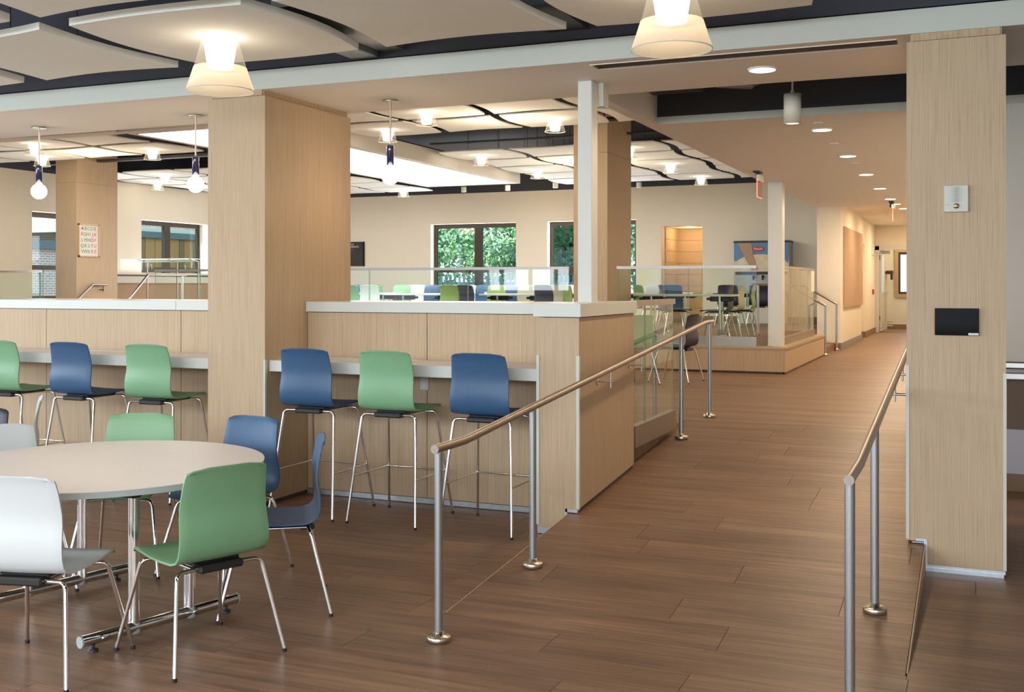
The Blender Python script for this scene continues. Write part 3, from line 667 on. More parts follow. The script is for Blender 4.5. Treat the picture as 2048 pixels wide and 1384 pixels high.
handrail(-.44, [(4.32, .865), (5.44, .93), (9.87, 1.27)], [(4.285, .877)] + RP[1:], [(6.85, -.359), (7.60, -.359)], 'right stainless handrail following the ramp past the right pillar')
for y0, lab in ((19.2, 'near stair handrail at the right end of the platform glass'), (20.85, 'far stair handrail beside the corridor corner')):
    t = thing('stair_handrail', lab, 'handrail', (-2.36, y0, ZL), group='stair handrails by the corridor')
    p = MB().tube([(-2.36, y0, ZL + .01), (-2.36, y0, 1.26)], .02, 12).build('post', 'post_steel', t); flange((-2.36, y0, ZL), p)
    MB().tube([(-2.36, y0, 1.26), (-2.95, y0, 1.60), (-3.6, y0, 1.62)], .021, 12).build('rail', 'stainless_bronze', t)
    MB().tube([(-3.5, y0, ZP), (-3.5, y0, 1.61)], .02, 12).build('post', 'post_steel', t)
t = thing('stair_handrail', 'short handrail fixed to the far left pillar below the framed print', 'handrail', (-15.3, 15.6, ZP))
MB().tube([(-15.3, 14.9, 1.02), (-15.3, 15.72, 1.625), (-15.3, 16.08, 1.615)], .022, 12).build('rail', 'stainless', t)
MB().tube([(-15.39, 15.98, 1.52), (-15.29, 15.98, 1.52)], .01, 8).tube([(-15.3, 15.98, 1.48), (-15.3, 15.98, 1.61)], .008, 8).build('bracket', 'brass_dark', t)
t = thing('stair_handrail', 'second stair handrail in front of the left window, behind glass', 'handrail', (-13.6, 15.4, ZP))
MB().tube([(-13.6, 14.5, 1.08), (-13.6, 15.29, 1.79), (-13.6, 16.3, 1.79)], .022, 12).build('rail', 'stainless', t)
MB().tube([(-13.6, 16.2, ZP), (-13.6, 16.2, 1.78)], .02, 10).build('post', 'stainless', t)
MB().tube([(-13.6, 14.55, ZL), (-13.6, 14.55, 1.12)], .02, 10).build('post', 'stainless', t)

# ================================================================== FURNITURE
def shell(hs, hb, mat, parent, name='seat_shell'):
    """one-piece chair shell: hs seat height, hb top height. Local frame: front is +y"""
    P = [(.225, hs - .012), (.20, hs + .004), (.13, hs + .004), (.04, hs - .004), (-.06, hs - .008), (-.15, hs - .006), (-.190, hs + .006), (-.211, hs + .030), (-.220, hs + .065),
         (-.220, hs + .115), (-.213, hs + .16), (-.206, hs + .20), (-.206, hs + .245), (-.212, hs + .285)]
    k = (hb - hs - .285)
    P += [(-.221, hs + .285 + k * .4), (-.230, hs + .285 + k * .68), (-.237, hs + .285 + k * .84), (-.242, hs + .285 + k * .93), (-.2445, hs + .285 + k * .98), (-.245, hs + .285 + k)]
    Wd = [.195, .205, .213, .217, .217, .216, .215, .215, .214, .212, .209, .207, .205, .202, .198, .194, .190, .184, .177, .165]
    n = 10; vs = []; fs = []
    for (y, z), w in zip(P, Wd):
        t = min(1, max(0, (z - hs - .03) / .12))
        for i in range(n + 1):
            u = -1 + 2 * i / n; x = w * u
            vs.append((x, y - t * .013 * (1 - u * u) + (0 if t else 0), z + (1 - t) * .006 * u * u - (.012 * max(0, abs(u) - .6) / .4 if z > hb - .01 else 0)))
    for j in range(len(P) - 1):
        for i in range(n): a = j * (n + 1) + i; fs.append((a, a + 1, a + n + 2, a + n + 1))
    mb = MB(); mb.add(vs, fs, True); o = mb.build(name, mat, parent)
    s = o.modifiers.new('s', 'SOLIDIFY'); s.thickness = .009; s.offset = 0
    b = o.modifiers.new('v', 'BEVEL'); b.width = .003; b.segments = 2; b.limit_method = 'ANGLE'; b.angle_limit = math.radians(50)
    return o
def frame_parts(t, hs, stool):
    zt = hs - .035; fx, ry, fy = (.262, -.285, .285) if stool else (.262, -.272, .262)
    MB().bbox(-.105, .105, -.20, -.125, hs - .052, hs - .018, b=.008).bbox(-.11, .11, -.15, .15, hs - .028, hs - .010, b=.004).build('under_seat_block', 'black_plastic', t)
    for s in (-1, 1):
        q = (.205 if stool else .20)
        r = MB().tube(bend([(s * .09, -.165, zt), (s * q, -.175, zt), (s * fx, ry, .012)], .035), .0095, 10).build('leg', 'chrome', t)
        MB().lathe([(.0105, 0), (.0105, .016)], (s * fx, ry, 0), 10).build('foot_cap', 'black_plastic', r)
        r = MB().tube(bend([(s * .10, .12, zt), (s * .19, .16, zt), (s * fx * .98, fy, .012)], .035), .0095, 10).build('leg', 'chrome', t)
        MB().lathe([(.0105, 0), (.0105, .016)], (s * fx * .98, fy, 0), 10).build('foot_cap', 'black_plastic', r)
        MB().tube([(s * .115, -.17, zt), (s * .115, .13, zt)], .008, 8).build('side_rail', 'chrome', t)
    if stool:
        z = .315; k = 1 - z / zt
        def at(q, y0, X, Y): f = z / zt; return (X + (q - X) * f, Y + (y0 - Y) * f, z)
        a = [at(s * .205, -.175, s * fx, ry) for s in (-1, 1)]; b = [at(s * .19, .16, s * fx * .98, fy) for s in (-1, 1)]
        MB().tube([a[0], b[0]], .0065, 8).tube([b[0], b[1]], .0065, 8).tube([b[1], a[1]], .0065, 8).build('foot_rest', 'chrome', t)
def chair_proto(kind, mat, hs, hb, stool=False):
    t = thing('bar_stool' if stool else 'cafe_chair', '', 'stool' if stool else 'chair')
    shell(hs, hb, mat, t); frame_parts(t, hs, stool); return t
PROTO = {}
def put(kind, mat, x, y, z, face, label, group):
    """face = (dx, dy): where the sitter looks"""
    rz = math.atan2(face[1], face[0]) - math.pi / 2
    key = (kind, mat)
    if key not in PROTO:
        t = chair_proto(kind, mat, .77 if kind == 'stool' else .445, 1.175 if kind == 'stool' else .852, kind == 'stool')
        PROTO[key] = t
        t.location = (x, y, z); t.rotation_euler = (0, 0, rz); t['label'] = label; t['group'] = group; return t
    return dup(PROTO[key], (x, y, z), rz, label, group)
GS = 'bar stools along the counter'
for x, m, r, l in ((UX(-6, 6.38), 'green_plastic', 0, 'green bar stool cut by the left edge of the view'), (UX(137, 6.38), 'blue_plastic', .02, 'blue bar stool between the two green ones, left of the pillar'),
                   (UX(290, 6.38), 'green_plastic', -.02, 'green bar stool just left of the left pillar'), (-4.30, 'blue_plastic', 0, 'blue bar stool just right of the left pillar'),
                   (-3.66, 'green_plastic', 0, 'green bar stool between the two blue ones, right of the pillar'), (-2.96, 'blue_plastic', .02, 'blue bar stool beside the wing wall, crossed by the handrail')):
    put('stool', m, x, 6.62, 0, (r, 1), l, GS)
# the round table
TC = (-3.95, 4.115)
t = thing('round_table', 'large round white table with chrome tube legs', 'table', (TC[0], TC[1], 0))
MB().lathe([(.779, .712), (.779, .7405)], (*TC, 0), 96).build('table_edge', 'table_edge', t)
MB().lathe([(.781, .739), (.781, .742)], (*TC, 0), 96).build('table_top', 'table_white', t)
dx, dy = .245, .970; nx, ny = .970, -.245
for s in (-1, 1):
    cx, cyy = TC[0] + s * .47 * nx, TC[1] + s * .47 * ny + .03
    b = MB().tube([(cx - dx * .42, cyy - dy * .42, .055), (cx + dx * .42, cyy + dy * .42, .055)], .026, 16).build('foot_bar', 'chrome', t)
    for q in (-.425, .42): MB().tube([(cx + dx * q, cyy + dy * q, .055), (cx + dx * (q + .008), cyy + dy * (q + .008), .055)], .0265, 16).build('end_cap', 'table_edge', b)
    for q in (-.36, .36): MB().lathe([(.022, 0), (.022, .012), (.008, .014), (.008, .035)], (cx + dx * q, cyy + dy * q, 0), 16).build('glide', 'black_plastic', b)
    for q in (-.15, .15):
        px, py = cx + dx * q, cyy + dy * q
        l = MB().tube([(px, py, .06), (px, py, .712)], .021, 14).build('leg', 'chrome', t)
        MB().lathe([(.024, .028), (.027, .03), (.024, .075), (.0, .078)], (px, py, 0), 14).build('collar', 'table_edge', l)
        MB().tube([(px - nx * s * .036, py - ny * s * .036, .07), (px - nx * s * .036, py - ny * s * .036, .70)], .010, 10).build('latch_tube', 'chrome', l)
    MB().bbox(min(cx, cx - s * .17), max(cx, cx - s * .17), cyy - .19, cyy - .13, .650, .695, b=.01).build('folding_latch', 'black_plastic', t)
MB().box(TC[0] - .47, TC[0] + .47, TC[1] - .012, TC[1] + .012, .665, .70).build('stretcher', 'black_plastic', t)
GR = 'chairs around the round table'
put('chair', 'green_plastic', -3.155, 3.87, 0, (-.93, .37), 'green chair in front of the round table, seen from behind', GR)
put('chair', 'white_plastic', -3.63, 3.46, 0, (-.24, .97), 'white chair nearest the camera, cut by the left edge of the view', GR)
put('chair', 'blue_plastic', -3.265, 4.575, 0, (-.81, -.59), 'blue chair seen edge-on at the right side of the round table', GR)
put('chair', 'blue_plastic', -3.90, 4.995, 0, (-.12, -.99), 'blue chair behind the round table, facing the camera', GR)
put('chair', 'green_plastic', -4.47, 4.86, 0, (.40, -.92), 'green chair behind the round table with only its back showing', GR)
put('chair', 'white_plastic', -4.71, 4.25, 0, (.90, -.43), 'white chair at the far left side of the round table', GR)
put('chair', 'white_plastic', -6.08, 5.42, 0, (-.69, -.72), 'white chair seen edge-on behind the round table, turned away to the left', GR)
put('chair', 'navy_plastic', -5.67, 4.70, 0, (.1, -1), 'dark navy chair back at the left edge, behind the white chair', GR)

# dining platform: tables and chairs
def dine_table(x0, x1, y0, y1, z, label, fl=.70):
    t = thing('dining_table', label, 'table', ((x0 + x1) / 2, (y0 + y1) / 2, z), group='white dining tables on the platform')
    MB().bbox(x0, x1, y0, y1, z + fl - .03, z + fl, b=.004).build('table_top', 'solid_white', t)
    for xx in (x0 + .22, x1 - .22):
        ym = (y0 + y1) / 2
        MB().tube([(xx, y0 + .06, z + .045), (xx, y1 - .06, z + .045)], .024, 10).tube([(xx, y0 + .10, z), (xx, y0 + .10, z + .05)], .018, 8).tube([(xx, y1 - .10, z), (xx, y1 - .10, z + .05)], .018, 8).build('foot_bar', 'chrome', t)
        for d in (-.1, .1): MB().tube([(xx, ym + d, z + .05), (xx, ym + d, z + fl - .03)], .02, 10).build('leg', 'chrome', t)
        MB().bbox(xx - .17, xx + .17, ym - .03, ym + .03, z + fl - .11, z + fl - .03, b=.01).bbox(xx - .22, xx - .14, ym - .05, ym + .05, z + fl - .09, z + fl - .05, b=.01).bbox(xx + .14, xx + .22, ym - .05, ym + .05, z + fl - .09, z + fl - .05, b=.01).build('folding_latch', 'black_plastic', t)
    return t
for a, b, y, l in ((-9.37, -8.13, 16.35, 'white dining table behind the long glass guard, left of the far window mullion'), (-7.58, -6.42, 16.35, 'white dining table behind the long glass guard, left of the slim white post'),
                   (-4.95, -3.42, 16.45, 'white dining table behind the tree-reflecting glass panel'), (-10.9, -9.7, 17.0, 'white dining table beside the left pillar, behind white and green chairs'),
                   (-10.9, -9.5, 19.6, 'white dining table in the far row, left of the window'), (-9.1, -7.7, 19.9, 'white dining table in the far row, under the big far window'),
                   (-7.3, -5.9, 19.6, 'white dining table in the far row, right of the big far window'), (-6.1, -5.0, 20.6, 'white dining table in the far row, in front of the boarded alcove'), (-5.1, -4.1, 22.2, 'white dining table end near the drinks dispenser')):
    dine_table(a, b, y, y + .75, ZP, l)
dine_table(-5.2, -3.95, 12.9, 13.65, ZL, 'white dining table on the upper floor, seen through the ramp glass', .72)
GF = 'chairs on the dining platform'
CH = [  # u, depth, colour, facing, where
 (719, 15.72, 'green', (.25, 1), 'green chair nearest the left pillar behind the glass guard'), (711, 17.9, 'blue', (.2, -1), 'blue chair half hidden behind the green one by the left pillar'),
 (754, 16.40, 'white', (.1, 1), 'white chair second from the left pillar behind the glass'), (789, 17.35, 'green', (-.15, -1), 'green chair behind the first glass-side table, left end'),
 (821, 18.05, 'white', (.05, -1), 'white chair behind the first glass-side table'), (857, 17.35, 'blue', (0, -1), 'blue chair behind the first glass-side table'),
 (887, 18.05, 'olive', (.2, -1), 'green chair behind the first glass-side table, right end'), (917, 15.75, 'olive', (.3, 1), 'green chair in the gap between the two glass-side tables'),
 (948, 16.45, 'navy', (.35, 1), 'grey chair in the gap between the two glass-side tables'), (979, 17.40, 'olive', (-.2, -1), 'green chair at the left end of the second glass-side table'),
 (1007, 18.1, 'blue', (-.1, -1), 'blue chair behind the second glass-side table'), (1036, 17.30, 'sand', (-.35, -1), 'cream chair tilted by the table behind the glass'),
 (1064, 18.2, 'olive', (.3, -1), 'green chair right of the cream one behind the second table'), (1088, 17.35, 'blue', (.3, -1), 'blue chair right of the green one, left of the pillar'),
 (1107, 15.75, 'navy', (.45, 1), 'dark navy chair at the right end of the second glass-side table'), (1128, 16.42, 'sand', (.5, 1), 'tan chair just left of the wooden pillar'),
 (1146, 17.1, 'olive', (.5, 1), 'green chair partly hidden by the wooden pillar'),
 (793, 20.7, 'green', (0, -1), 'green chair in the far row under the menu board wall'), (843, 20.7, 'green', (.1, -1), 'green chair in the far row, left of the big window'),
 (873, 21.6, 'blue', (.2, -1), 'blue chair in the far row at the left window jamb'), (899, 20.8, 'green', (0, -1), 'green chair in the far row under the left window pane'),
 (930, 22.3, 'white', (.1, -1), 'white chair in the last row under the left window pane'), (960, 21.0, 'blue', (0, -1), 'blue chair in the far row under the window mullion'), (1020, 20.9, 'white', (.05, -1), 'white chair in the far row under the right window edge'),
 (1066, 20.8, 'white', (.1, -1), 'white chair in the far row on the wall between the windows'), (1131, 20.9, 'white', (.1, -1), 'white chair in the far row beside the wooden pillar'),
 (740, 20.8, 'green', (0, -1), 'green chair in the far row near the left pillar'),
 (1297, 20.1, 'green', (1, -.2), 'green chair with its side showing left of the alcove'), (1311, 19.1, 'white', (.15, -1), 'white chair tilted at the table left of the alcove'),
 (1340, 18.35, 'blue', (.2, -1), 'blue chair behind the table, in front of the boarded alcove'), (1351, 17.55, 'navy', (.6, .35), 'dark chair under the near table in front of the alcove'),
 (1433, 17.05, 'navy', (-.98, .0), 'dark grey chair at the right end of the near table, seen from its side'), (1457, 17.65, 'sand', (-.98, .03), 'cream chair beside the dark grey one at the table end'),
 (1481, 18.25, 'olive', (-.98, -.05), 'olive green chair third in the line at the table end'), (1460, 22.2, 'navy', (0, 1), 'navy chair with its back to us, left of the drinks dispenser'),
 (1524, 22.2, 'navy', (.05, 1), 'navy chair with its back to us, in front of the drinks dispenser')]
for u, y, m, f, l in CH: put('chair', m + '_plastic', UX(u, y), y, ZP - .004, f, l, GF)
put('chair', 'navy_plastic', -3.46, 13.35, ZL, (-.98, .12), 'dark blue chair on the upper floor right of the ramp glass', 'chairs on the upper floor')
put('chair', 'green_plastic', -3.90, 12.80, ZL, (-.75, .6), 'green chair on the upper floor seen through the ramp glass', 'chairs on the upper floor')

# ================================================================== LAMPS
def globe(x, label):
    y = 7.35; t = thing('globe_pendant', label, 'lamp', (x, y, 3.045), group='globe pendants over the bar')
    MB().lathe([(.060, -.014), (.062, -.012), (.062, -.001), (.0, 0)], (x, y, 3.045), 32).build('canopy', 'nickel', t)
    MB().tube([(x, y, 3.035), (x, y, 2.70)], .0075, 10).build('rod', 'nickel', t)
    MB().lathe([(0, 2.708), (.013, 2.705), (.013, 2.69)], (x, y, 0), 12).build('ferrule', 'nickel', t)
    MB().lathe([(.0, 2.694), (.028, 2.693), (.0285, 2.69), (.0285, 2.54), (.0, 2.54)], (x, y, 0), 24).build('socket', 'navy_enamel', t)
    c = 2.462; R = .069; pr = [(.024, 2.545), (.026, c + R * .93)] + [(R * math.sin(a), c + R * math.cos(a)) for a in [math.radians(q) for q in range(28, 181, 8)]]
    MB().lathe(pr, (x, y, 0), 28).build('globe_bulb', 'globe_glow', t)
    return t
globe(-7.79, 'left globe pendant with navy socket hanging from the pale ceiling band')
globe(-6.03, 'middle globe pendant with navy socket, just left of the left pillar')
globe(-4.16, 'right globe pendant with navy socket, right of the left pillar')
for x in (-7.79, -6.03, -4.16): light('globe_light', 'POINT', (x, 7.35, 2.30), 3.5, WARM, shadow_soft_size=.07)
t = thing('cylinder_pendant', 'white cylinder pendant spotlight hanging in the dark gap by the right pillar', 'lamp', (-1.303, 8.6, 3.1))
MB().lathe([(.056, 2.87), (.066, 2.863), (.066, 3.098), (.0, 3.10)], (-1.303, 8.6, 0), 32, cap=False).build('housing', 'light_metal', t)
MB().lathe([(.0, 2.874), (.056, 2.874), (.056, 2.877)], (-1.303, 8.6, 0), 24).build('lens', 'down_glow', t)
MB().tube([(-1.303, 8.6, 3.10), (-1.303, 8.6, 3.125)], .014, 12).tube([(-1.303, 8.6, 3.12), (-1.303, 8.6, 4.6)], .008, 10).build('stem', 'light_metal', t)
DL = ['nearest recessed ceiling light, beside the long air slot', 'second recessed corridor light, below the cylinder pendant', 'third recessed corridor light', 'fourth recessed light along the corridor ceiling',
      'fifth recessed light along the corridor ceiling', 'sixth recessed light along the corridor ceiling', 'seventh recessed light, just before the far exit sign', 'recessed light beyond the ceiling step', 'second last recessed light before the corridor end', 'farthest recessed light at the corridor end']
for k, y in enumerate((7.235, 10.262, 12.474, 14.656, 16.863, 18.99, 20.25, 22.6, 25.2, 27.6)):
    z = 3.045 if y < 20.6 else 3.12
    t = thing('recessed_light', 'round ' + DL[k], 'lamp', (-1.29, y, z), group='recessed ceiling lights')
    MB().lathe([(.088, -.012), (.096, -.010), (.098, 0), (.0, 0)], (-1.29, y, z), 28).build('trim_ring', 'soffit_white', t)
    MB().lathe([(.0, -.0135), (.084, -.0135), (.084, -.010)], (-1.29, y, z), 24).build('lens', 'down_glow', t)
    light('downlight', 'AREA', (-1.29, y, z - .03), 14 if y < 20 else 22, (1, .76, .50), shape='DISK', size=.18)
for x, y, l in ((-1.27, 9.836, 'thin round sprinkler cover below the cylinder pendant'), (-1.30, 11.325, 'small white sprinkler cover between the second and third recessed lights'), (-1.29, 13.285, 'round sprinkler cover between the third and fourth recessed lights'), (-2.49, 19.6, 'small round cover above the stair corner')):
    tag(MB().lathe([(.04, -.012), (.045, -.004), (.045, 0), (0, 0)], (x, y, 3.045), 20).build('sprinkler_cover', 'soffit_white'), l, 'sprinkler')
def exit_sign(x, y, z, w, label):
    t = thing('exit_sign', label, 'exit sign', (x, y, z), group='hanging exit signs')
    MB().bbox(x - .06, x + .02, y - .12, y + .12, z - .02, z, b=.003).tube([(x - .02, y, z - .02), (x - .02, y, z - .10)], .03, 10).build('mount', 'black_plastic', t)
    MB().bbox(x - .012, x + .03, y - .14, y + .14, z - .13, z - .05, b=.004).build('housing', 'light_metal', t)
    MB().box(x, x + .006, y - w, y + w, z - .33, z - .13).build('lit_panel', 'red_glass', t)
    MB().box(x - .002, x + .008, y - w, y + w, z - .335, z - .328).box(x - .002, x + .008, y - w - .004, y - w + .004, z - .335, z - .13).build('lit_edge', 'red_edge', t)
exit_sign(-2.50, 13.8, 3.045, .17, 'edge-lit red glass exit sign under the corridor ceiling edge, left of the off-white post')
exit_sign(-1.30, 19.7, 3.045, .05, 'red glass exit sign far down the corridor by the last recessed lights')

# ================================================================== WALL THINGS
t = thing('wall_screen', 'small black glass screen on the right pillar', 'screen', (-.094, 6.57, 1.41))
MB().bbox(-.208, .02, 6.548, 6.57, 1.336, 1.487, b=.002).build('glass_front', 'screen_black', t)
pbox('label_strip', 'paper', t, -.034, .018, 6.5455, 6.548, 1.338, 1.350)
text('- - - - - - - -', .007, 'grille_dark', 'label_text', t, Matrix.Translation((-.008, 6.545, 1.344)) @ FRONT)
t = thing('strobe_speaker', 'pale square speaker strobe unit high on the right pillar', 'alarm', (-.096, 6.57, 2.10))
MB().bbox(-.160, -.033, 6.545, 6.57, 2.025, 2.175, b=.004).build('housing', 'guard_pale', t)
g = MB()
for i in range(-7, 8):
    for j in range(14):
        x = -.096 + i * .0062 + (j % 2) * .0031; r = .0018 * max(.25, 1 - abs(i) / 8)
        z = 2.083 + j * .0062; g.box(x - r, x + r, 6.5438, 6.5452, z - r, z + r)
g.build('speaker_grille', 'grille_dark', t, kind='stuff')
l = MB().lathe([(.0, 0), (.012, .004), (.019, .012), (.019, .018)], (0, 0, 0), 20); l.v = [(-.096 + a, 6.530 + c, 2.058 + b * .9) for a, b, c in l.v]; l.build('strobe_lens', 'chrome', t)
MB().box(-.101, -.091, 6.526, 6.532, 2.052, 2.066).build('flash_tube', 'yellow_ink', t)
pbox('seam', 'grille_dark', t, -.158, -.120, 6.5442, 6.5452, 2.0660, 2.0668)
# framed alphabet on the far left pillar
X0 = -15.39; t = thing('framed_print', 'framed white alphabet print in coloured letters on the far left pillar', 'picture', (X0, 15.72, 2.48))
fy0, fy1, fz0, fz1 = 15.43, 15.95, 2.14, 2.76
MB().box(X0, X0 + .03, fy0, fy1, fz0, fz0 + .025).box(X0, X0 + .03, fy0, fy1, fz1 - .025, fz1).box(X0, X0 + .03, fy0, fy0 + .025, fz0, fz1).box(X0, X0 + .03, fy1 - .025, fy1, fz0, fz1).build('frame', 'clad_tan', t)
pbox('sheet', 'paper', t, X0, X0 + .015, fy0 + .025, fy1 - .025, fz0 + .025, fz1 - .025)
inks = ['dark_ink', 'red_ink', 'green_ink', 'pink_ink', 'dark_ink', 'green_ink', 'orange_ink', 'red_ink', 'yellow_ink', 'pink_ink', 'green_ink', 'dark_ink', 'orange_ink']
k = 0
for r, row in enumerate(('ABCDE', 'FGHIJK', 'LMNOP', 'QRSTU', 'VWXYZ')):
    for i, ch in enumerate(row):
        yy = fy0 + .06 + (i + .5) * (.40 / len(row)); zz = fz1 - .09 - r * .108
        text(ch, .095, inks[(k * 5 + r) % 13], 'letter', t, Matrix.Translation((X0 + .017, yy, zz)) @ SIDE); k += 1
# menu board on the back wall
t = thing('letter_board', 'black letter board on the back wall beside the left pillar', 'sign', (-14.95, 24.46, 2.4))
pbox('board', 'board_black', t, -15.75, -14.63, 24.47, 24.5, 2.10, 2.735)
pbox('frame', 'plenum_black', t, -14.66, -14.63, 24.455, 24.5, 2.10, 2.735)
text('TO', .07, 'chalk', 'lettering', t, Matrix.Translation((-14.98, 24.466, 2.66)) @ FRONT)
text('INGREDIENTS', .075, 'chalk', 'lettering', t, Matrix.Translation((-15.02, 24.466, 2.60)) @ FRONT)
text('R I E F', .06, 'pink_ink', 'lettering', t, Matrix.Translation((-15.02, 24.466, 2.52)) @ FRONT)
g = MB()
for i in range(9): g.box(-15.05 + i * .045, -15.045 + i * .045, 24.465, 24.471, 2.13, 2.49)
for i in range(9): g.box(-15.7, -14.68, 24.465, 24.471, 2.13 + i * .045, 2.135 + i * .045)
g.build('grid_lines', 'grille_dark', t, kind='stuff')
# drinks dispenser with printed front
t = thing('drinks_dispenser', 'drinks dispenser with a blue and cream milk picture behind the off-white post', 'dispenser', (-4.3, 24.1, ZP))
pbox('cabinet', 'galvanised', t, -4.89, -3.70, 23.95, 24.45, 1.45, 2.53); pbox('top_edge', 'black_plastic', t, -4.90, -3.69, 23.93, 24.46, 2.53, 2.58)
pbox('picture_back', 'poster_blue', t, -4.89, -3.70, 23.93, 23.95, 1.90, 2.53)
P = [(-4.89, 1.90), (-3.70, 1.90), (-3.70, 2.20)] + [(-4.30 + .62 * math.cos(a), 1.98 + .30 * math.sin(a)) for a in [math.radians(q) for q in range(20, 161, 12)]] + [(-4.89, 2.15)]
MB().prism(P, 23.922, 23.93, 'y').build('picture_milk', 'milk_cream', t)
MB().prism([(-4.80, 2.53), (-4.50, 2.53), (-4.47, 2.28), (-4.36, 1.95), (-4.50, 1.92), (-4.62, 2.15)], 23.914, 23.922, 'y').build('picture_stream', 'milk_shade', t)
q = MB().lathe([(1, 0), (1, .008)], (0, 0, 0), 24); q.v = [(-4.36 + a * .115, 23.914 - c, 2.40 + b * .055) for a, b, c in q.v]; q.build('picture_badge', 'red_ink', t)
text('Hood', .085, 'paper', 'badge_text', t, Matrix.Translation((-4.36, 23.904, 2.40)) @ FRONT)
for x in (-4.45, -4.25, -4.05):
    MB().tube([(x, 23.95, 1.80), (x, 23.86, 1.80), (x, 23.84, 1.72)], .02, 8).build('tap', 'black_plastic', t)
pbox('tap_shelf', 'black_plastic', t, -4.85, -3.75, 23.90, 23.95, 1.84, 1.90)
pbox('stand', 'light_metal', t, -4.80, -3.80, 23.98, 24.42, ZP, 1.45)
# serving line at the left windows
t = thing('serving_counter', 'white serving ledge with brown front under the left window', 'counter', (-17.1, 20, ZP))
pbox('counter_top', 'soffit_white', t, -17.45, -16.88, 17.5, 24.4, 1.835, 1.88); pbox('upper_front', 'wall_white', t, -17.45, -16.92, 17.5, 24.4, 1.65, 1.80)
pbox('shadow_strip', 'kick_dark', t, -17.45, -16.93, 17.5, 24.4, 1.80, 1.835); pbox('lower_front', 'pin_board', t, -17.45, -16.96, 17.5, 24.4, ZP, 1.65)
t = thing('sneeze_guard', 'clear glass shelf guard above the serving counter, in front of the left window', 'glass shelf', (-15.9, 18.2, ZP))
MB().box(-16.75, -14.86, 18.0, 18.35, 2.15, 2.162).build('glass_shelf', 'guard_glass', t); MB().box(-16.75, -14.86, 17.99, 18.0, 1.92, 2.16).build('glass_front', 'guard_glass', t)
MB().box(-16.75, -14.86, 17.985, 17.99, 2.147, 2.165).box(-16.75, -15.0, 18.2, 18.24, 2.09, 2.13).build('glass_rim', 'light_metal', t)
for x in (-16.3, -15.5, -14.95): MB().tube([(x, 18.3, ZP), (x, 18.3, 2.1), (x, 18.02, 2.15)], .012, 8).build('support', 'stainless', t)
# corridor: pin board, door, pipe, valve, window, alarm pull
tag(MB().bbox(-2.30, -2.26, 21.37, 24.9, 1.18, 2.72, b=.004).build('wall_pinboard', 'pin_board'), 'large tan fabric board on the corridor wall', 'board')
d1 = struct('door_1', MB().box(-2.35, -2.25, 29.12, 29.22, ZL, 2.60).box(-2.35, -1.1, 29.12, 29.22, 2.50, 2.60), 'door_white')
dl = MB().bbox(-2.24, -2.195, 29.25, 30.15, ZL + .02, 2.48, b=.003).build('door_leaf', 'door_white', d1)
MB().tube([(-2.19, 30.05, 1.40), (-2.10, 30.05, 1.40), (-2.10, 29.92, 1.40)], .022, 8).build('door_handle', 'chrome', dl)
pbox('door_closer', 'galvanised', d1, -2.19, -2.0, 29.25, 29.32, 2.40, 2.48)
for z in (.7, 2.25): pbox('hinge', 'brass_dark', d1, -2.25, -2.235, 29.22, 29.26, z, z + .12)
w6 = struct('window_6', MB().box(-1.93, -1.88, 31.5, 31.6, 1.36, 2.50).box(-1.05, -1.0, 31.5, 31.6, 1.36, 2.50).box(-1.88, -1.05, 31.5, 31.6, 1.36, 1.42).box(-1.88, -1.05, 31.5, 31.6, 2.44, 2.50), 'bronze_frame')
pbox('pane', 'pane_glass', w6, -1.88, -1.05, 31.54, 31.55, 1.42, 2.44)
MB().box(-2.03, -1.93, 31.46, 31.5, 1.27, 2.62).box(-1.93, -1.0, 31.46, 31.5, 2.50, 2.62).box(-1.93, -1.0, 31.46, 31.5, 1.25, 1.36).build('surround', 'pin_board', w6)
t = thing('standpipe', 'cream painted vertical standpipe behind the open corridor door', 'pipe', (-2.25, 31.1, ZL))
MB().tube([(-2.25, 31.1, ZL), (-2.25, 31.1, 3.1)], .055, 14).build('pipe', 'pipe_cream', t)
MB().tube([(-2.42, 31.1, .62), (-2.05, 31.1, .62)], .02, 8).tube([(-2.42, 31.1, .50), (-2.05, 31.1, .50)], .02, 8).build('clamp', 'pipe_cream', t)
MB().tube([(-2.25, 31.1, 1.95), (-2.05, 31.0, 1.95)], .05, 10).tube([(-2.07, 31.0, 1.95), (-2.07, 31.0, 1.75)], .035, 10).build('valve', 'brass_dark', t)
tag(MB().bbox(-2.35, -2.31, 28.3, 28.45, 1.38, 1.5, b=.004).build('alarm_pull', 'red_ink'), 'small red alarm pull box near the corridor end', 'alarm')
tag(MB().bbox(-2.35, -2.31, 28.2, 28.4, 2.35, 2.6, b=.004).build('wall_strobe', 'solid_white'), 'small white strobe high on the wall near the corridor end', 'alarm')
light('vestibule_lamp', 'POINT', (-1.2, 30.4, 2.8), 25, (1, .8, .5), shadow_soft_size=.2)

# ================================================================== OUTSIDE
sbox('ground', 'grass', -70, 40, 25.2, 90, -1.4, -1.2); sbox('ground_side', 'paving', -70, -18.2, -40, 25.2, -1.4, -1.2)
sbox('ground_rear', 'grass', -60, 40, -60, -5.2, -1.4, -1.2)
bm = MB(); rnd = random.Random(3)
blobs = [(Vector((rnd.gauss(0, 1.2), rnd.gauss(0, 1.2), rnd.uniform(-3.0, 2.8))), rnd.uniform(.7, 1.2)) for _ in range(44)]
for c, r in blobs:
    for _ in range(380):
        d = Vector((rnd.gauss(0, 1), rnd.gauss(0, 1), rnd.gauss(0, 1))).normalized(); p = c + d * r * rnd.uniform(.8, 1.05)
        a = Vector((rnd.gauss(0, 1), rnd.gauss(0, 1), rnd.gauss(0, 1))).normalized(); b = d.cross(a).normalized(); a = (a - d * a.dot(d) * .6).normalized(); s = rnd.uniform(.06, .12)
        bm.add([p - a * s, p - b * s * .6, p + a * s, p + b * s * .6], [(0, 1, 2, 3)])
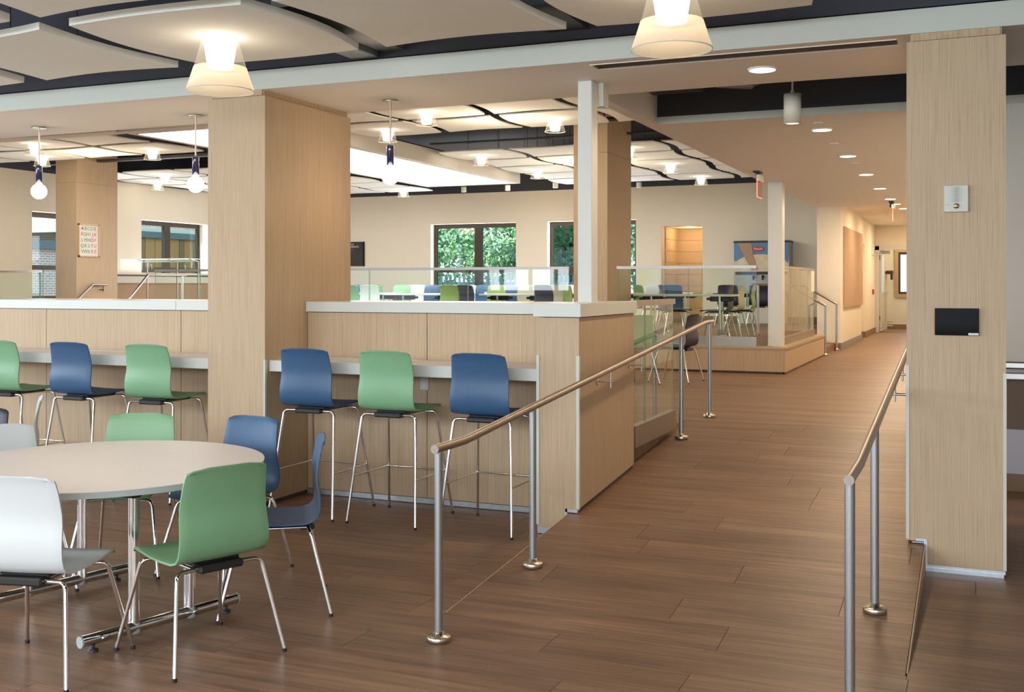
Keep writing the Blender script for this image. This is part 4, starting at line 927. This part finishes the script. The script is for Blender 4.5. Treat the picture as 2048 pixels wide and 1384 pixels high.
def tree(x, y, s, rz, label, grp, first=[]):
    if not first:
        t = thing('tree', label, 'tree', (0, 0, 0), group=grp)
        cb = bm.build('foliage', 'leaf', t, kind='stuff'); cb.location = (0, 0, 4.6)
        MB().tube([(0, 0, -.3), (.1, .05, 2.2), (0, .1, 4.5)], .22, 10).build('trunk', 'bark', t); first.append(t)
    else: t = dup(first[0], (0, 0, 0), 0, label, grp)
    t.location = (x, y, -1.25); t.scale = (s, s, s); t.rotation_euler = (0, 0, rz)
GT = 'trees outside the back windows'
for k, (x, y, s, l) in enumerate(((-21.5, 36, 1.0, 'leafy tree filling the left edge of the big back window'), (-17.0, 41.5, 1.05, 'leafy tree behind the mullion of the big back window'), (-12.4, 34.0, .95, 'leafy tree seen through the back window left of the slim white post'),
                               (-6.5, 39.5, 1.0, 'leafy tree glimpsed at the right edge of the wooden pillar'), (-24, 46.5, 1.3, 'taller tree of the back row, at the left'), (-12.5, 50.5, 1.35, 'taller tree of the back row, in the middle'))):
    tree(x, y, s, k * 1.3, l, GT)
for k, (x, y, s, l) in enumerate(((-27, -24, .50, 'small tree outside the rear glazing, reflected farthest left'), (-22, -25, .46, 'small tree outside the rear glazing, reflected left of the middle'), (-16.5, -24, .50, 'small tree outside the rear glazing, reflected in the middle'),
                               (-11.5, -25, .45, 'small tree outside the rear glazing, reflected right of the middle'), (-6, -24, .5, 'small tree outside the rear glazing, reflected far right'))):
    tree(x, y, s, k * 1.9, l, 'trees reflected in the glass guards')
t = thing('garden_fence', 'pale slatted fence outside the lower panes of the back windows', 'fence', (-15, 31, -1.2))
g = MB()
for i in range(90): g.box(-21 + i * .16, -20.93 + i * .16, 31, 31.03, -1.2, 1.9)
g.build('slats', 'fence_blue', t, kind='stuff'); pbox('fence_rail', 'fence_blue', t, -21, -6.5, 31.03, 31.08, 1.6, 1.7)
# brick building outside the left windows
t = thing('brick_building', 'brick building with dark metal coping outside the left windows', 'building', (-28, 20, -1.2))
MB().box(-34, -27, 14, 29.2, -1.2, 2.74).build('wall', 'brick_face', t); pbox('coping', 'roof_metal', t, -34.2, -26.85, 13.9, 29.3, 2.74, 3.0)
MB().box(-36, -31, 31.5, 42, -1.2, 6.5).build('wall', 'brick_face', t); pbox('parapet', 'fascia_pale', t, -36, -26.9, 29.3, 42, 3.50, 3.62)
pbox('parapet', 'roof_metal', t, -30, -26.9, 29.3, 40, 3.28, 3.5)
k = 0; y = 29.4; cols = ['clad_orange', 'clad_brown', 'clad_orange', 'clad_orange', 'clad_tan', 'clad_orange', 'clad_brown']
while y < 37.6:
    ww_ = [.55, .28, .50, .40, .32][k % 5]; pbox('cladding_panel', cols[k % 7], t, -27.1, -27.0, y, y + ww_ - .03, -1.2, 3.28); y += ww_; k += 1
MB().box(-31, -27.1, 37.9, 44, -1.2, 5.5).build('wall', 'brick_face', t)
# window wall behind the viewer (seen only in reflections)
rw = struct('wall_rear', MB().box(-18, 5.2, -5.2, -5, -.2, .55).box(-18, 5.2, -5.2, -5, 2.95, 4.7), 'wall_white')
for k in range(12): pbox('window_mullion', 'bronze_frame', rw, -17.9 + k * 2.05, -17.82 + k * 2.05, -5.15, -5.05, .55, 2.95)
wl2 = struct('wall_left_near', MB().box(-11.2, -11, -5, 7.1, -.2, .8).box(-11.2, -11, -5, 7.1, 2.6, 4.7), 'wall_white')
for k in range(7): pbox('window_mullion', 'bronze_frame', wl2, -11.15, -11.05, -4.9 + k * 1.95, -4.82 + k * 1.95, .8, 2.6)
bpy.context.view_layer.update()
